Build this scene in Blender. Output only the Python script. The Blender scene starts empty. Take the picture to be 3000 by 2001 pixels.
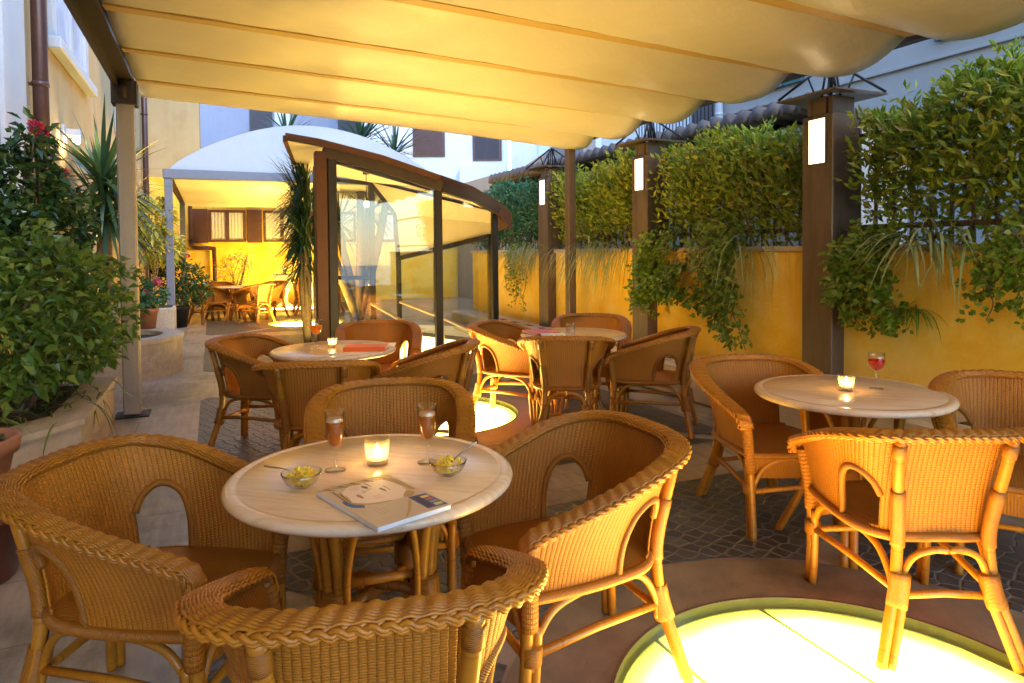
import bpy, math, random
from math import sin, cos, pi, sqrt, radians, atan2
from mathutils import Vector, Matrix

random.seed(7)
scene = bpy.context.scene
COL = scene.collection
EYE = 1.45
AX = (-.4067, .9135)      # courtyard axis pointing away
BX = (.9135, .4067)       # across, towards the ivy wall


def W(a, b, z=0.0):
    return Vector((AX[0]*a + BX[0]*b, AX[1]*a + BX[1]*b, z))


CYARD = atan2(BX[1], BX[0])   # rotation that turns local x into B and local y into A


# ------------------------------------------------------------------ materials
def nodes(name):
    m = bpy.data.materials.new(name)
    m.use_nodes = True
    nt = m.node_tree
    for n in list(nt.nodes):
        nt.nodes.remove(n)
    out = nt.nodes.new('ShaderNodeOutputMaterial')
    return m, nt, out


def N(nt, kind, **kw):
    n = nt.nodes.new(kind)
    for k, v in kw.items():
        if k.startswith('in_'):
            key = k[3:]
            key = int(key) if key.isdigit() else key.replace('_', ' ')
            n.inputs[key].default_value = v
        else:
            setattr(n, k, v)
    return n


def L(nt, a, b):
    nt.links.new(a, b)


def math_node(nt, op, a, b=None):
    n = nt.nodes.new('ShaderNodeMath')
    n.operation = op
    for i, x in enumerate((a, b)):
        if x is None:
            continue
        if isinstance(x, (int, float)):
            n.inputs[i].default_value = x
        else:
            nt.links.new(x, n.inputs[i])
    return n.outputs[0]


def ramp(nt, fac, stops):
    r = nt.nodes.new('ShaderNodeValToRGB')
    e = r.color_ramp.elements
    while len(e) < len(stops):
        e.new(.5)
    for i, (p, c) in enumerate(stops):
        e[i].position = p
        e[i].color = (*c, 1)
    nt.links.new(fac, r.inputs[0])
    return r.outputs[0]


def principled(nt, out, color=None, rough=.5, spec=.5, bump=None, bdist=.01, bstr=1.0, metal=0.0, **kw):
    p = nt.nodes.new('ShaderNodeBsdfPrincipled')
    if isinstance(color, tuple):
        p.inputs['Base Color'].default_value = (*color, 1)
    elif color is not None:
        nt.links.new(color, p.inputs['Base Color'])
    if isinstance(rough, (int, float)):
        p.inputs['Roughness'].default_value = rough
    else:
        nt.links.new(rough, p.inputs['Roughness'])
    p.inputs['Specular IOR Level'].default_value = spec
    p.inputs['Metallic'].default_value = metal
    for k, v in kw.items():
        p.inputs[k.replace('_', ' ')].default_value = v
    if bump is not None:
        b = nt.nodes.new('ShaderNodeBump')
        b.inputs['Strength'].default_value = bstr
        b.inputs['Distance'].default_value = bdist
        nt.links.new(bump, b.inputs['Height'])
        nt.links.new(b.outputs[0], p.inputs['Normal'])
    if out is not None:
        nt.links.new(p.outputs[0], out.inputs[0])
    return p


def coords(nt, kind='Object'):
    tc = nt.nodes.new('ShaderNodeTexCoord')
    return tc.outputs[kind]


def mapping(nt, vec, scale=(1, 1, 1), rot=(0, 0, 0), loc=(0, 0, 0)):
    m = nt.nodes.new('ShaderNodeMapping')
    m.inputs['Scale'].default_value = scale
    m.inputs['Rotation'].default_value = rot
    m.inputs['Location'].default_value = loc
    nt.links.new(vec, m.inputs[0])
    return m.outputs[0]


def noise(nt, vec, scale=5, detail=4, rough=.70):
    n = nt.nodes.new('ShaderNodeTexNoise')
    n.inputs['Scale'].default_value = scale
    n.inputs['Detail'].default_value = detail
    n.inputs['Roughness'].default_value = rough
    nt.links.new(vec, n.inputs['Vector'])
    return n.outputs['Fac']


def mat_plain(name, color, rough=.5, var=.12, nscale=6, bump=0.0, metal=0.0, spec=.5, stretch=(1, 1, 1)):
    m, nt, out = nodes(name)
    v = mapping(nt, coords(nt), scale=stretch)
    n = noise(nt, v, nscale, 5)
    d = tuple(c*(1-var) for c in color)
    l = tuple(min(1, c*(1+var)) for c in color)
    c = ramp(nt, n, [(.3, d), (.7, l)])
    r = math_node(nt, 'ADD', math_node(nt, 'MULTIPLY', n, .2), rough-.1)
    principled(nt, out, c, r, spec, n if bump else None, bump or .01, 1.0, metal)
    return m


def mat_emit(name, color, strength):
    m, nt, out = nodes(name)
    e = N(nt, 'ShaderNodeEmission')
    e.inputs[0].default_value = (*color, 1)
    e.inputs[1].default_value = strength
    L(nt, e.outputs[0], out.inputs[0])
    return m


def mat_glass(name, tint=(1, 1, 1), ior=1.45, rough=.02, gain=1.0, body=None, glowing=False):
    """thin clear glass: see-through with a fresnel reflection"""
    m, nt, out = nodes(name)
    tr = N(nt, 'ShaderNodeBsdfTransparent')
    tr.inputs[0].default_value = (*tint, 1)
    gl = N(nt, 'ShaderNodeBsdfGlossy')
    gl.inputs['Roughness'].default_value = rough
    lw = N(nt, 'ShaderNodeLayerWeight')
    lw.inputs[0].default_value = .5
    fac = math_node(nt, 'POWER', lw.outputs['Facing'], 4.5)
    r0 = ((ior-1)/(ior+1))**2
    fac = math_node(nt, 'ADD', math_node(nt, 'MULTIPLY', fac, .9*gain), r0*gain)
    mx = N(nt, 'ShaderNodeMixShader')
    L(nt, fac, mx.inputs[0])
    L(nt, tr.outputs[0], mx.inputs[1])
    L(nt, gl.outputs[0], mx.inputs[2])
    res = mx.outputs[0]
    if body:
        df = N(nt, 'ShaderNodeBsdfTranslucent' if glowing else 'ShaderNodeBsdfDiffuse')
        df.inputs[0].default_value = (*body[0], 1)
        m2 = N(nt, 'ShaderNodeMixShader')
        m2.inputs[0].default_value = body[1]
        L(nt, res, m2.inputs[1])
        L(nt, df.outputs[0], m2.inputs[2])
        res = m2.outputs[0]
    L(nt, res, out.inputs[0])
    return m


def tone(nt, col, amt=.26):
    """every piece of cane has aged a little differently, with worn and dirty patches"""
    oi = N(nt, 'ShaderNodeObjectInfo')
    n = noise(nt, coords(nt), 4.5, 4)
    k = math_node(nt, 'ADD', math_node(nt, 'MULTIPLY', oi.outputs['Random'], amt), 1-amt*.5)
    k = math_node(nt, 'MULTIPLY', k, math_node(nt, 'ADD', math_node(nt, 'MULTIPLY', n, .5), .75))
    v = N(nt, 'ShaderNodeVectorMath', operation='SCALE')
    L(nt, col, v.inputs[0])
    L(nt, k, v.inputs['Scale'])
    return v.outputs[0]


def mat_weave(name, light, dark, row=.0062, col=.0165, hor=.30):
    m, nt, out = nodes(name)
    uv = coords(nt, 'UV')
    sx = N(nt, 'ShaderNodeSeparateXYZ')
    L(nt, uv, sx.inputs[0])
    wob = noise(nt, uv, 30, 2)
    r = math_node(nt, 'ADD', math_node(nt, 'MULTIPLY', sx.outputs[1], 1/row), math_node(nt, 'MULTIPLY', wob, .5))
    c = math_node(nt, 'ADD', math_node(nt, 'MULTIPLY', sx.outputs[0], 1/col), math_node(nt, 'MULTIPLY', wob, .25))
    h1 = math_node(nt, 'ABSOLUTE', math_node(nt, 'SINE', math_node(nt, 'MULTIPLY', r, pi)))
    h1 = math_node(nt, 'POWER', h1, .6)
    par = math_node(nt, 'FLOOR', r)
    wv = math_node(nt, 'SINE', math_node(nt, 'MULTIPLY', math_node(nt, 'ADD', c, par), pi))
    stake = math_node(nt, 'ABSOLUTE', math_node(nt, 'SINE', math_node(nt, 'MULTIPLY', c, pi)))
    stake = math_node(nt, 'POWER', stake, .5)
    wv = math_node(nt, 'ADD', math_node(nt, 'MULTIPLY', wv, .10), .90)
    h1 = math_node(nt, 'ADD', math_node(nt, 'MULTIPLY', h1, .45), .70)
    h = math_node(nt, 'MULTIPLY', h1, wv)
    h = math_node(nt, 'MULTIPLY', h, math_node(nt, 'ADD', math_node(nt, 'MULTIPLY', stake, 1-hor), hor))
    big = noise(nt, uv, 7, 3)
    fib = math_node(nt, 'ADD', math_node(nt, 'MULTIPLY', h, .8), math_node(nt, 'MULTIPLY', big, .35))
    colr = ramp(nt, fib, [(.18, dark), (.55, tuple((a*.6+b*.4) for a, b in zip(light, dark))), (.95, light)])
    colr = tone(nt, colr)
    principled(nt, out, colr, .48, .35, h, .0035, 1.0)
    return m


def mat_cane(name, light, dark, rings=0.0, rough=.38):
    m, nt, out = nodes(name)
    uv = coords(nt, 'UV')
    ob = coords(nt)
    sx = N(nt, 'ShaderNodeSeparateXYZ')
    L(nt, uv, sx.inputs[0])
    n = noise(nt, mapping(nt, uv, scale=(14, 2, 1)), 5, 4)
    b = noise(nt, ob, 9, 2)
    f = math_node(nt, 'ADD', math_node(nt, 'MULTIPLY', n, .5), math_node(nt, 'MULTIPLY', b, .5))
    bump = None
    if rings:
        s = math_node(nt, 'SINE', math_node(nt, 'MULTIPLY', sx.outputs[0], 2*pi/rings))
        s = math_node(nt, 'POWER', math_node(nt, 'ABSOLUTE', s), .5)
        f = math_node(nt, 'ADD', math_node(nt, 'MULTIPLY', f, .6), math_node(nt, 'MULTIPLY', s, .35))
        bump = s
    else:
        # growth joints every 17 cm
        s = math_node(nt, 'FRACT', math_node(nt, 'MULTIPLY', sx.outputs[0], 1/.17))
        s = math_node(nt, 'LESS_THAN', math_node(nt, 'ABSOLUTE', math_node(nt, 'SUBTRACT', s, .5)), .02)
        f = math_node(nt, 'SUBTRACT', f, math_node(nt, 'MULTIPLY', s, .25))
    c = tone(nt, ramp(nt, f, [(.2, dark), (.7, light)]))
    principled(nt, out, c, rough, .45, bump, .002, 1.0)
    return m


def mat_leaf(name, cols, trans=.25, rough=.42):
    m, nt, out = nodes(name)
    g = N(nt, 'ShaderNodeNewGeometry')
    st = [(i/max(1, len(cols)-1), c) for i, c in enumerate(cols)]
    c = ramp(nt, g.outputs['Random Per Island'], st)
    p = principled(nt, None, c, rough, .4)
    t = N(nt, 'ShaderNodeBsdfTranslucent')
    L(nt, c, t.inputs[0])
    mx = N(nt, 'ShaderNodeMixShader')
    mx.inputs[0].default_value = trans
    L(nt, p.outputs[0], mx.inputs[1])
    L(nt, t.outputs[0], mx.inputs[2])
    L(nt, mx.outputs[0], out.inputs[0])
    return m


def mat_plaster(name, stops, scale=1.4, bump=.006, rough=.85):
    m, nt, out = nodes(name)
    ob = coords(nt)
    a = noise(nt, ob, scale, 8, .62)
    w = noise(nt, mapping(nt, ob, scale=(1.5, 1.5, .25)), 2.2, 5)
    f = math_node(nt, 'ADD', math_node(nt, 'MULTIPLY', a, .65), math_node(nt, 'MULTIPLY', w, .35))
    c = ramp(nt, f, stops)
    fine = noise(nt, ob, 40, 4)
    principled(nt, out, c, rough, .25, fine, bump, .6)
    return m


def mat_travertine(name, light, dark, tile=None, rot=0.0, rough=.38, bump=.002, streak=(9, 1.3, 9)):
    m, nt, out = nodes(name)
    ob = mapping(nt, coords(nt), rot=(0, 0, rot))
    st = noise(nt, mapping(nt, ob, scale=streak), 2.0, 7, .65)
    bl = noise(nt, ob, 1.1, 4)
    pit = noise(nt, mapping(nt, ob, scale=(22, 5, 10)), 3, 3)
    pit = math_node(nt, 'GREATER_THAN', pit, .68)
    f = math_node(nt, 'ADD', math_node(nt, 'MULTIPLY', st, .6), math_node(nt, 'MULTIPLY', bl, .45))
    f = math_node(nt, 'SUBTRACT', f, math_node(nt, 'MULTIPLY', pit, .14))
    if tile:
        br = N(nt, 'ShaderNodeTexBrick')
        br.inputs['Scale'].default_value = 1
        br.inputs['Brick Width'].default_value = tile[0]
        br.inputs['Row Height'].default_value = tile[1]
        br.inputs['Mortar Size'].default_value = .004
        br.inputs['Mortar Smooth'].default_value = .2
        br.inputs['Color1'].default_value = (.42, .42, .42, 1)
        br.inputs['Color2'].default_value = (.58, .58, .58, 1)
        br.inputs['Mortar'].default_value = (.05, .05, .05, 1)
        L(nt, ob, br.inputs['Vector'])
        bw = N(nt, 'ShaderNodeRGBToBW')
        L(nt, br.outputs[0], bw.inputs[0])
        f = math_node(nt, 'ADD', math_node(nt, 'MULTIPLY', f, .8), math_node(nt, 'MULTIPLY', math_node(nt, 'SUBTRACT', bw.outputs[0], .4), .45))
    dirt = noise(nt, ob, .9, 8, .7)
    f = math_node(nt, 'SUBTRACT', f, math_node(nt, 'MULTIPLY', math_node(nt, 'MAXIMUM', math_node(nt, 'SUBTRACT', dirt, .48), 0), 1.3))
    c = ramp(nt, f, [(.25, dark), (.75, light)])
    rr = math_node(nt, 'ADD', math_node(nt, 'MULTIPLY', bl, .3), rough-.15)
    principled(nt, out, c, rr, .5, f, bump, .8)
    return m


def mat_cobble(name):
    m, nt, out = nodes(name)
    ob = mapping(nt, coords(nt), rot=(0, 0, radians(45)))
    warp = noise(nt, ob, 2.5, 2)
    vo = N(nt, 'ShaderNodeTexVoronoi')
    vo.feature = 'DISTANCE_TO_EDGE'
    vo.inputs['Scale'].default_value = 12.5
    vo.inputs['Randomness'].default_value = .45
    L(nt, ob, vo.inputs['Vector'])
    v2 = N(nt, 'ShaderNodeTexVoronoi')
    v2.inputs['Scale'].default_value = 12.5
    v2.inputs['Randomness'].default_value = .45
    L(nt, ob, v2.inputs['Vector'])
    bw = N(nt, 'ShaderNodeRGBToBW')
    L(nt, v2.outputs['Color'], bw.inputs[0])
    stone = ramp(nt, math_node(nt, 'ADD', math_node(nt, 'MULTIPLY', bw.outputs[0], .6), math_node(nt, 'MULTIPLY', warp, .4)),
                 [(.2, (.028, .026, .028)), (.8, (.075, .068, .066))])
    e = N(nt, 'ShaderNodeMapRange')
    e.inputs[1].default_value = .03
    e.inputs[2].default_value = .11
    L(nt, vo.outputs['Distance'], e.inputs[0])
    mx = N(nt, 'ShaderNodeMix')
    mx.data_type = 'RGBA'
    L(nt, e.outputs[0], mx.inputs[0])
    mx.inputs[6].default_value = (.17, .135, .09, 1)
    L(nt, stone, mx.inputs[7])
    h = math_node(nt, 'POWER', e.outputs[0], .6)
    h = math_node(nt, 'ADD', h, math_node(nt, 'MULTIPLY', noise(nt, ob, 60, 3), .2))
    rg = math_node(nt, 'SUBTRACT', .72, math_node(nt, 'MULTIPLY', e.outputs[0], .3))
    principled(nt, out, mx.outputs[2], rg, .5, h, .007, 1.0)
    return m


M = {}
M['cane'] = mat_cane('honey_cane', (.41, .155, .009), (.26, .085, .005))
M['wrap'] = mat_cane('wrapped_cane', (.34, .116, .007), (.19, .058, .004), rings=.009)
M['strand'] = mat_cane('braided_strand', (.43, .155, .009), (.28, .09, .005), rough=.42)
M['weave'] = mat_weave('woven_rattan', (.39, .132, .008), (.11, .033, .002))
M['seatweave'] = mat_weave('woven_seat', (.36, .125, .008), (.14, .045, .004), .005, .012)
M['tray'] = None
M['table'] = None


def mat_tabletop():
    m, nt, out = nodes('pink_marble_laminate')
    ob = mapping(nt, coords(nt), rot=(0, 0, .6))
    g = noise(nt, mapping(nt, ob, scale=(1.5, 16, 4)), 3.5, 7, .62)
    v = noise(nt, ob, 2.6, 4)
    f = math_node(nt, 'ADD', math_node(nt, 'MULTIPLY', g, .75), math_node(nt, 'MULTIPLY', v, .3))
    c = ramp(nt, f, [(.32, (.58, .36, .21)), (.5, (.72, .49, .30)), (.72, (.79, .58, .39))])
    principled(nt, out, c, .22, .5, g, .0006, .3)
    return m


M['table'] = mat_tabletop()
M['pillar'] = mat_plain('rusted_brown_steel', (.135, .09, .062), .42, .25, 3.5, .001, .4, .5, (3, 3, .6))
M['steel_dark'] = mat_plain('dark_steel', (.016, .013, .012), .5, .2, 6, 0, 0, .25)
M['kiosk_brown'] = mat_plain('brown_painted_steel', (.07, .028, .013), .55, .2, 5, 0, 0, .22)
M['post_beige'] = mat_plain('taupe_painted_post', (.30, .24, .19), .45, .08, 5)
M['post_blue'] = mat_plain('grey_blue_painted_steel', (.14, .15, .20), .42, .08, 5)
M['beam'] = mat_plain('dark_brown_beam', (.04, .026, .018), .5, .2, 6, 0, 0, .25)


def mat_yellow():
    m, nt, out = nodes('ochre_yellow_plaster')
    ob = coords(nt)
    a = noise(nt, ob, 1.3, 9, .66)
    b = noise(nt, mapping(nt, ob, scale=(3, 3, 3), loc=(4, 2, 7)), 1.0, 6, .7)
    run = noise(nt, mapping(nt, ob, scale=(7, 7, .22)), 1.6, 6, .6)
    f = math_node(nt, 'ADD', math_node(nt, 'MULTIPLY', a, .6), math_node(nt, 'MULTIPLY', b, .4))
    c = ramp(nt, f, [(.36, (.82, .40, .02)), (.48, (.88, .52, .05)), (.58, (.90, .60, .13)), (.68, (.93, .73, .32))])
    sx = N(nt, 'ShaderNodeSeparateXYZ')
    L(nt, ob, sx.inputs[0])
    # rain marks that run down from the coping, splash dirt along the foot
    top = N(nt, 'ShaderNodeMapRange')
    top.inputs[1].default_value = .75
    top.inputs[2].default_value = 1.45
    L(nt, sx.outputs[2], top.inputs[0])
    foot = N(nt, 'ShaderNodeMapRange')
    foot.inputs[1].default_value = .75
    foot.inputs[2].default_value = .30
    L(nt, sx.outputs[2], foot.inputs[0])
    st = math_node(nt, 'MULTIPLY', math_node(nt, 'GREATER_THAN', run, .56), math_node(nt, 'MULTIPLY', math_node(nt, 'SUBTRACT', run, .50), 2.6))
    k = math_node(nt, 'MULTIPLY', st, top.outputs[0])
    k = math_node(nt, 'ADD', k, math_node(nt, 'MULTIPLY', math_node(nt, 'MULTIPLY', foot.outputs[0], b), .3))
    k = math_node(nt, 'MINIMUM', k, .7)
    mx = N(nt, 'ShaderNodeMix')
    mx.data_type = 'RGBA'
    L(nt, k, mx.inputs[0])
    L(nt, c, mx.inputs[6])
    mx.inputs[7].default_value = (.42, .25, .07, 1)
    principled(nt, out, mx.outputs[2], .85, .25, noise(nt, ob, 26, 5), .008, .7)
    return m


M['yellow'] = mat_yellow()
M['yellow_old'] = mat_plaster('ochre_yellow_plaster', [(.34, (.84, .42, .02)), (.5, (.88, .53, .06)), (.66, (.92, .68, .24))], 1.3)
M['cream'] = mat_plaster('cream_yellow_plaster', [(.3, (.37, .25, .11)), (.5, (.46, .33, .165)), (.72, (.51, .40, .23))], .9)
M['white'] = mat_plaster('white_plaster', [(.3, (.56, .56, .56)), (.7, (.70, .70, .70))], .6)
M['grey'] = mat_plaster('grey_lilac_plaster', [(.3, (.19, .20, .27)), (.7, (.24, .25, .32))], .6)
M['beigegrey'] = mat_plaster('pale_grey_plaster', [(.3, (.28, .265, .25)), (.7, (.35, .335, .315))], .6)
M['stone'] = mat_travertine('travertine_block', (.62, .50, .38), (.34, .26, .18), rough=.5)
M['paving'] = mat_travertine('travertine_paving', (.54, .44, .34), (.13, .10, .07), (1.2, .6), -CYARD, .36)
M['ringstone'] = mat_travertine('travertine_ring', (.28, .205, .12), (.085, .06, .033), None, .3, .5, .003, (3.5, 2.2, 3))
M['cobble'] = mat_cobble('basalt_cobbles')
M['terracotta'] = mat_plain('terracotta', (.32, .12, .055), .7, .2, 8, .001)
M['darkred'] = mat_plain('dark_red_glazed_pot', (.10, .022, .015), .35, .2, 6)
M['stonegrey'] = mat_plain('grey_stone', (.26, .24, .22), .7, .2, 8, .002)
M['soil'] = mat_plain('soil', (.045, .03, .02), .9, .3, 30, .01)
M['shutter'] = mat_plain('brown_shutter', (.085, .03, .022), .5, .15, 8)
M['shutterdark'] = mat_plain('dark_shutter', (.03, .02, .03), .5, .15, 8)
M['green'] = mat_plain('green_shutter', (.02, .10, .10), .5, .15, 8)
M['frame_white'] = mat_plain('white_painted_frame', (.46, .48, .53), .45, .05, 5)
M['curtain'] = mat_plain('lace_curtain', (.55, .50, .42), .8, .15, 20, .01)
M['windowdark'] = mat_plain('window_glass_dark', (.05, .055, .06), .08, .2, 2)
M['windowpale'] = mat_plain('window_glass_pale', (.42, .48, .70), .12, .1, 2)
M['pipe'] = mat_plain('copper_downpipe', (.085, .04, .035), .35, .15, 6, 0, .3)
M['tile'] = mat_plain('old_roof_tile', (.13, .10, .09), .8, .35, 9, .004)
M['bark'] = mat_plain('bark', (.13, .085, .05), .85, .35, 14, .01)
M['twig'] = mat_plain('twig', (.20, .12, .06), .8, .3, 14, .004)
M['leaf_dark'] = mat_leaf('camellia_leaf', [(.015, .045, .022), (.028, .07, .028), (.045, .095, .025), (.08, .12, .025)], .12, .26)
M['leaf_mid'] = mat_leaf('shrub_leaf', [(.04, .085, .015), (.07, .14, .02), (.11, .18, .022), (.18, .22, .035), (.05, .10, .02)], .28, .3)
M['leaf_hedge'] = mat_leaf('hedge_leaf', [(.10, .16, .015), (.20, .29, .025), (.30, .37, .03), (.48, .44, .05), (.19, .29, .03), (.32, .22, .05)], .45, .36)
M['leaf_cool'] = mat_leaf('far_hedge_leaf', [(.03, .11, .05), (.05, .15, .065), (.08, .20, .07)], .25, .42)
M['leaf_ivy'] = mat_leaf('ivy_leaf', [(.08, .16, .012), (.12, .21, .018), (.18, .26, .02), (.30, .31, .05)], .3, .4)
M['leaf_pale'] = mat_leaf('pale_grass_leaf', [(.26, .30, .09), (.36, .37, .15), (.18, .25, .07)], .3, .45)
M['leaf_var'] = mat_leaf('variegated_leaf', [(.42, .42, .05), (.55, .50, .10), (.14, .20, .03)], .3, .45)
M['leaf_yucca'] = mat_leaf('yucca_leaf', [(.022, .055, .028), (.035, .08, .035), (.06, .11, .03)], .12, .35)
M['pink'] = mat_leaf('pink_petal', [(.55, .05, .16), (.62, .12, .24)], .3, .5)
M['red'] = mat_leaf('red_petal', [(.45, .02, .06), (.55, .05, .10)], .3, .5)
M['steel'] = mat_plain('spoon_steel', (.45, .43, .40), .22, .05, 5, 0, 1.0)
M['glass'] = mat_glass('clear_drinking_glass', (.99, .99, .99), 1.5, .02, 1.5)
M['pane'] = mat_glass('window_pane_glass', (.90, .92, .90), 1.5, .01, 1.3)
M['floorglass'] = mat_glass('green_floor_glass', (.97, .985, .93), 1.5, .10, .8, ((.45, .42, .34), .05))
M['cup'] = mat_glass('candle_cup_glass', (.97, .96, .93), 1.5, .04, 1.6, ((.85, .72, .50), .16), True)
M['beer'] = mat_glass('amber_drink', (.70, .22, .02), 1.33, .03, .5, ((.50, .14, .012), .55))
M['foam'] = mat_plain('foam', (.62, .36, .16), .8, .1, 40)
M['orange'] = mat_glass('orange_juice', (.95, .55, .08), 1.33, .05, .5, ((.95, .46, .01), .9), True)
M['redwine'] = mat_glass('red_drink', (.75, .01, .01), 1.33, .03, .5, ((.80, .006, .012), .8), True)
M['wax'] = mat_plain('candle_wax', (.80, .72, .58), .5, .03, 5)
M['flame'] = mat_emit('candle_flame', (1, .62, .2), 70)


def mat_lit_panel(power):
    """lamp diffuser: hot centre and dim rim painted into the emission colour"""
    m, nt, out = nodes('lit_floor_panel')
    ob = coords(nt)
    ln = N(nt, 'ShaderNodeVectorMath', operation='LENGTH')
    L(nt, ob, ln.inputs[0])
    n = noise(nt, ob, 6, 4)
    r = math_node(nt, 'ADD', ln.outputs['Value'], math_node(nt, 'MULTIPLY', math_node(nt, 'SUBTRACT', n, .5), .05))
    c = ramp(nt, r, [(0, (1, .62, .16)), (.45, (1, .62, .14)), (.63, (.55, .38, .07)), (.70, (.15, .12, .015)), (.75, (.02, .022, .003))])  # glow falloff towards the rim painted as radial colour stops
    e = N(nt, 'ShaderNodeEmission')
    L(nt, c, e.inputs[0])
    e.inputs[1].default_value = power
    L(nt, e.outputs[0], out.inputs[0])
    return m


M['glow'] = mat_lit_panel(15.5)
M['glow_near'] = mat_lit_panel(6.4)
M['glow_far'] = mat_lit_panel(24)
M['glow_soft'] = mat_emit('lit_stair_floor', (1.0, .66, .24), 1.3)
M['lamp'] = mat_emit('lamp_panel', (1.0, .74, .42), 1.1)
M['bulb'] = mat_emit('bulb', (1.0, .75, .40), 45)
M['pit'] = mat_plain('light_pit', (.13, .17, .04), .8, .05, 5)
M['snack'] = mat_leaf('yellow_crisps', [(.85, .60, .02), (.90, .66, .06), (.80, .50, .02)], .2, .5)
M['paper'] = mat_plain('paper', (.75, .73, .70), .5, .04, 5)
M['bookorange'] = mat_plain('orange_cover', (.80, .12, .008), .5, .05, 5)
M['magred'] = mat_plain('red_cover', (.55, .04, .03), .35, .05, 5)
M['skin'] = mat_plain('printed_skin', (.58, .42, .29), .6, .03, 5)
M['skinlight'] = mat_plain('printed_face', (.80, .60, .46), .6, .03, 5)
M['blush'] = mat_plain('printed_blush', (.78, .50, .38), .6, .03, 5)
M['skindark'] = mat_plain('printed_shade', (.55, .36, .24), .6, .05, 5)
M['blond'] = mat_plain('printed_blond', (.46, .27, .10), .6, .12, 30)
M['inkdark'] = mat_plain('printed_dark', (.06, .045, .09), .6, .2, 20)
M['inkblue'] = mat_plain('printed_blue', (.05, .11, .28), .6, .2, 20)
M['inkred'] = mat_plain('printed_red', (.55, .10, .08), .6, .1, 20)
M['inkgrey'] = mat_plain('printed_grey', (.30, .28, .30), .6, .2, 20)
M['inkyellow'] = mat_plain('printed_yellow', (.75, .55, .12), .6, .1, 20)


def mat_canvas(name, col, bump=.012):
    m, nt, out = nodes(name)
    ob = mapping(nt, coords(nt), rot=(0, 0, -CYARD))
    w = noise(nt, mapping(nt, ob, scale=(.35, 3.0, 3)), 2.4, 4, .5)
    f2 = noise(nt, mapping(nt, ob, scale=(2.2, 1.0, 1)), 2.6, 3, .45)
    cr = noise(nt, mapping(nt, ob, scale=(2.0, 5.0, 1)), 3.2, 3, .6)
    h = math_node(nt, 'ADD', math_node(nt, 'MULTIPLY', w, .45), math_node(nt, 'MULTIPLY', f2, .4))
    h = math_node(nt, 'ADD', h, math_node(nt, 'MULTIPLY', math_node(nt, 'ABSOLUTE', math_node(nt, 'SUBTRACT', cr, .5)), .55))
    c = ramp(nt, h, [(.3, tuple(x*.93 for x in col)), (.7, col)])
    p = principled(nt, None, c, .36, .4, h, bump, 1.0)
    t = N(nt, 'ShaderNodeBsdfTranslucent')
    L(nt, c, t.inputs[0])
    mx = N(nt, 'ShaderNodeMixShader')
    mx.inputs[0].default_value = .07
    L(nt, p.outputs[0], mx.inputs[1])
    L(nt, t.outputs[0], mx.inputs[2])
    L(nt, mx.outputs[0], out.inputs[0])
    return m


M['canvas'] = mat_canvas('cream_awning_canvas', (.69, .61, .51))
M['canvas_white'] = mat_canvas('white_awning_canvas', (.46, .50, .56), .006)
M['pocket'] = mat_plain('ochre_canvas_pocket', (.50, .32, .10), .5, .08, 8)
M['ceil'] = mat_plaster('cream_ceiling', [(.3, (.70, .60, .42)), (.7, (.76, .67, .50))], .8, .002, .6)


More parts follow.
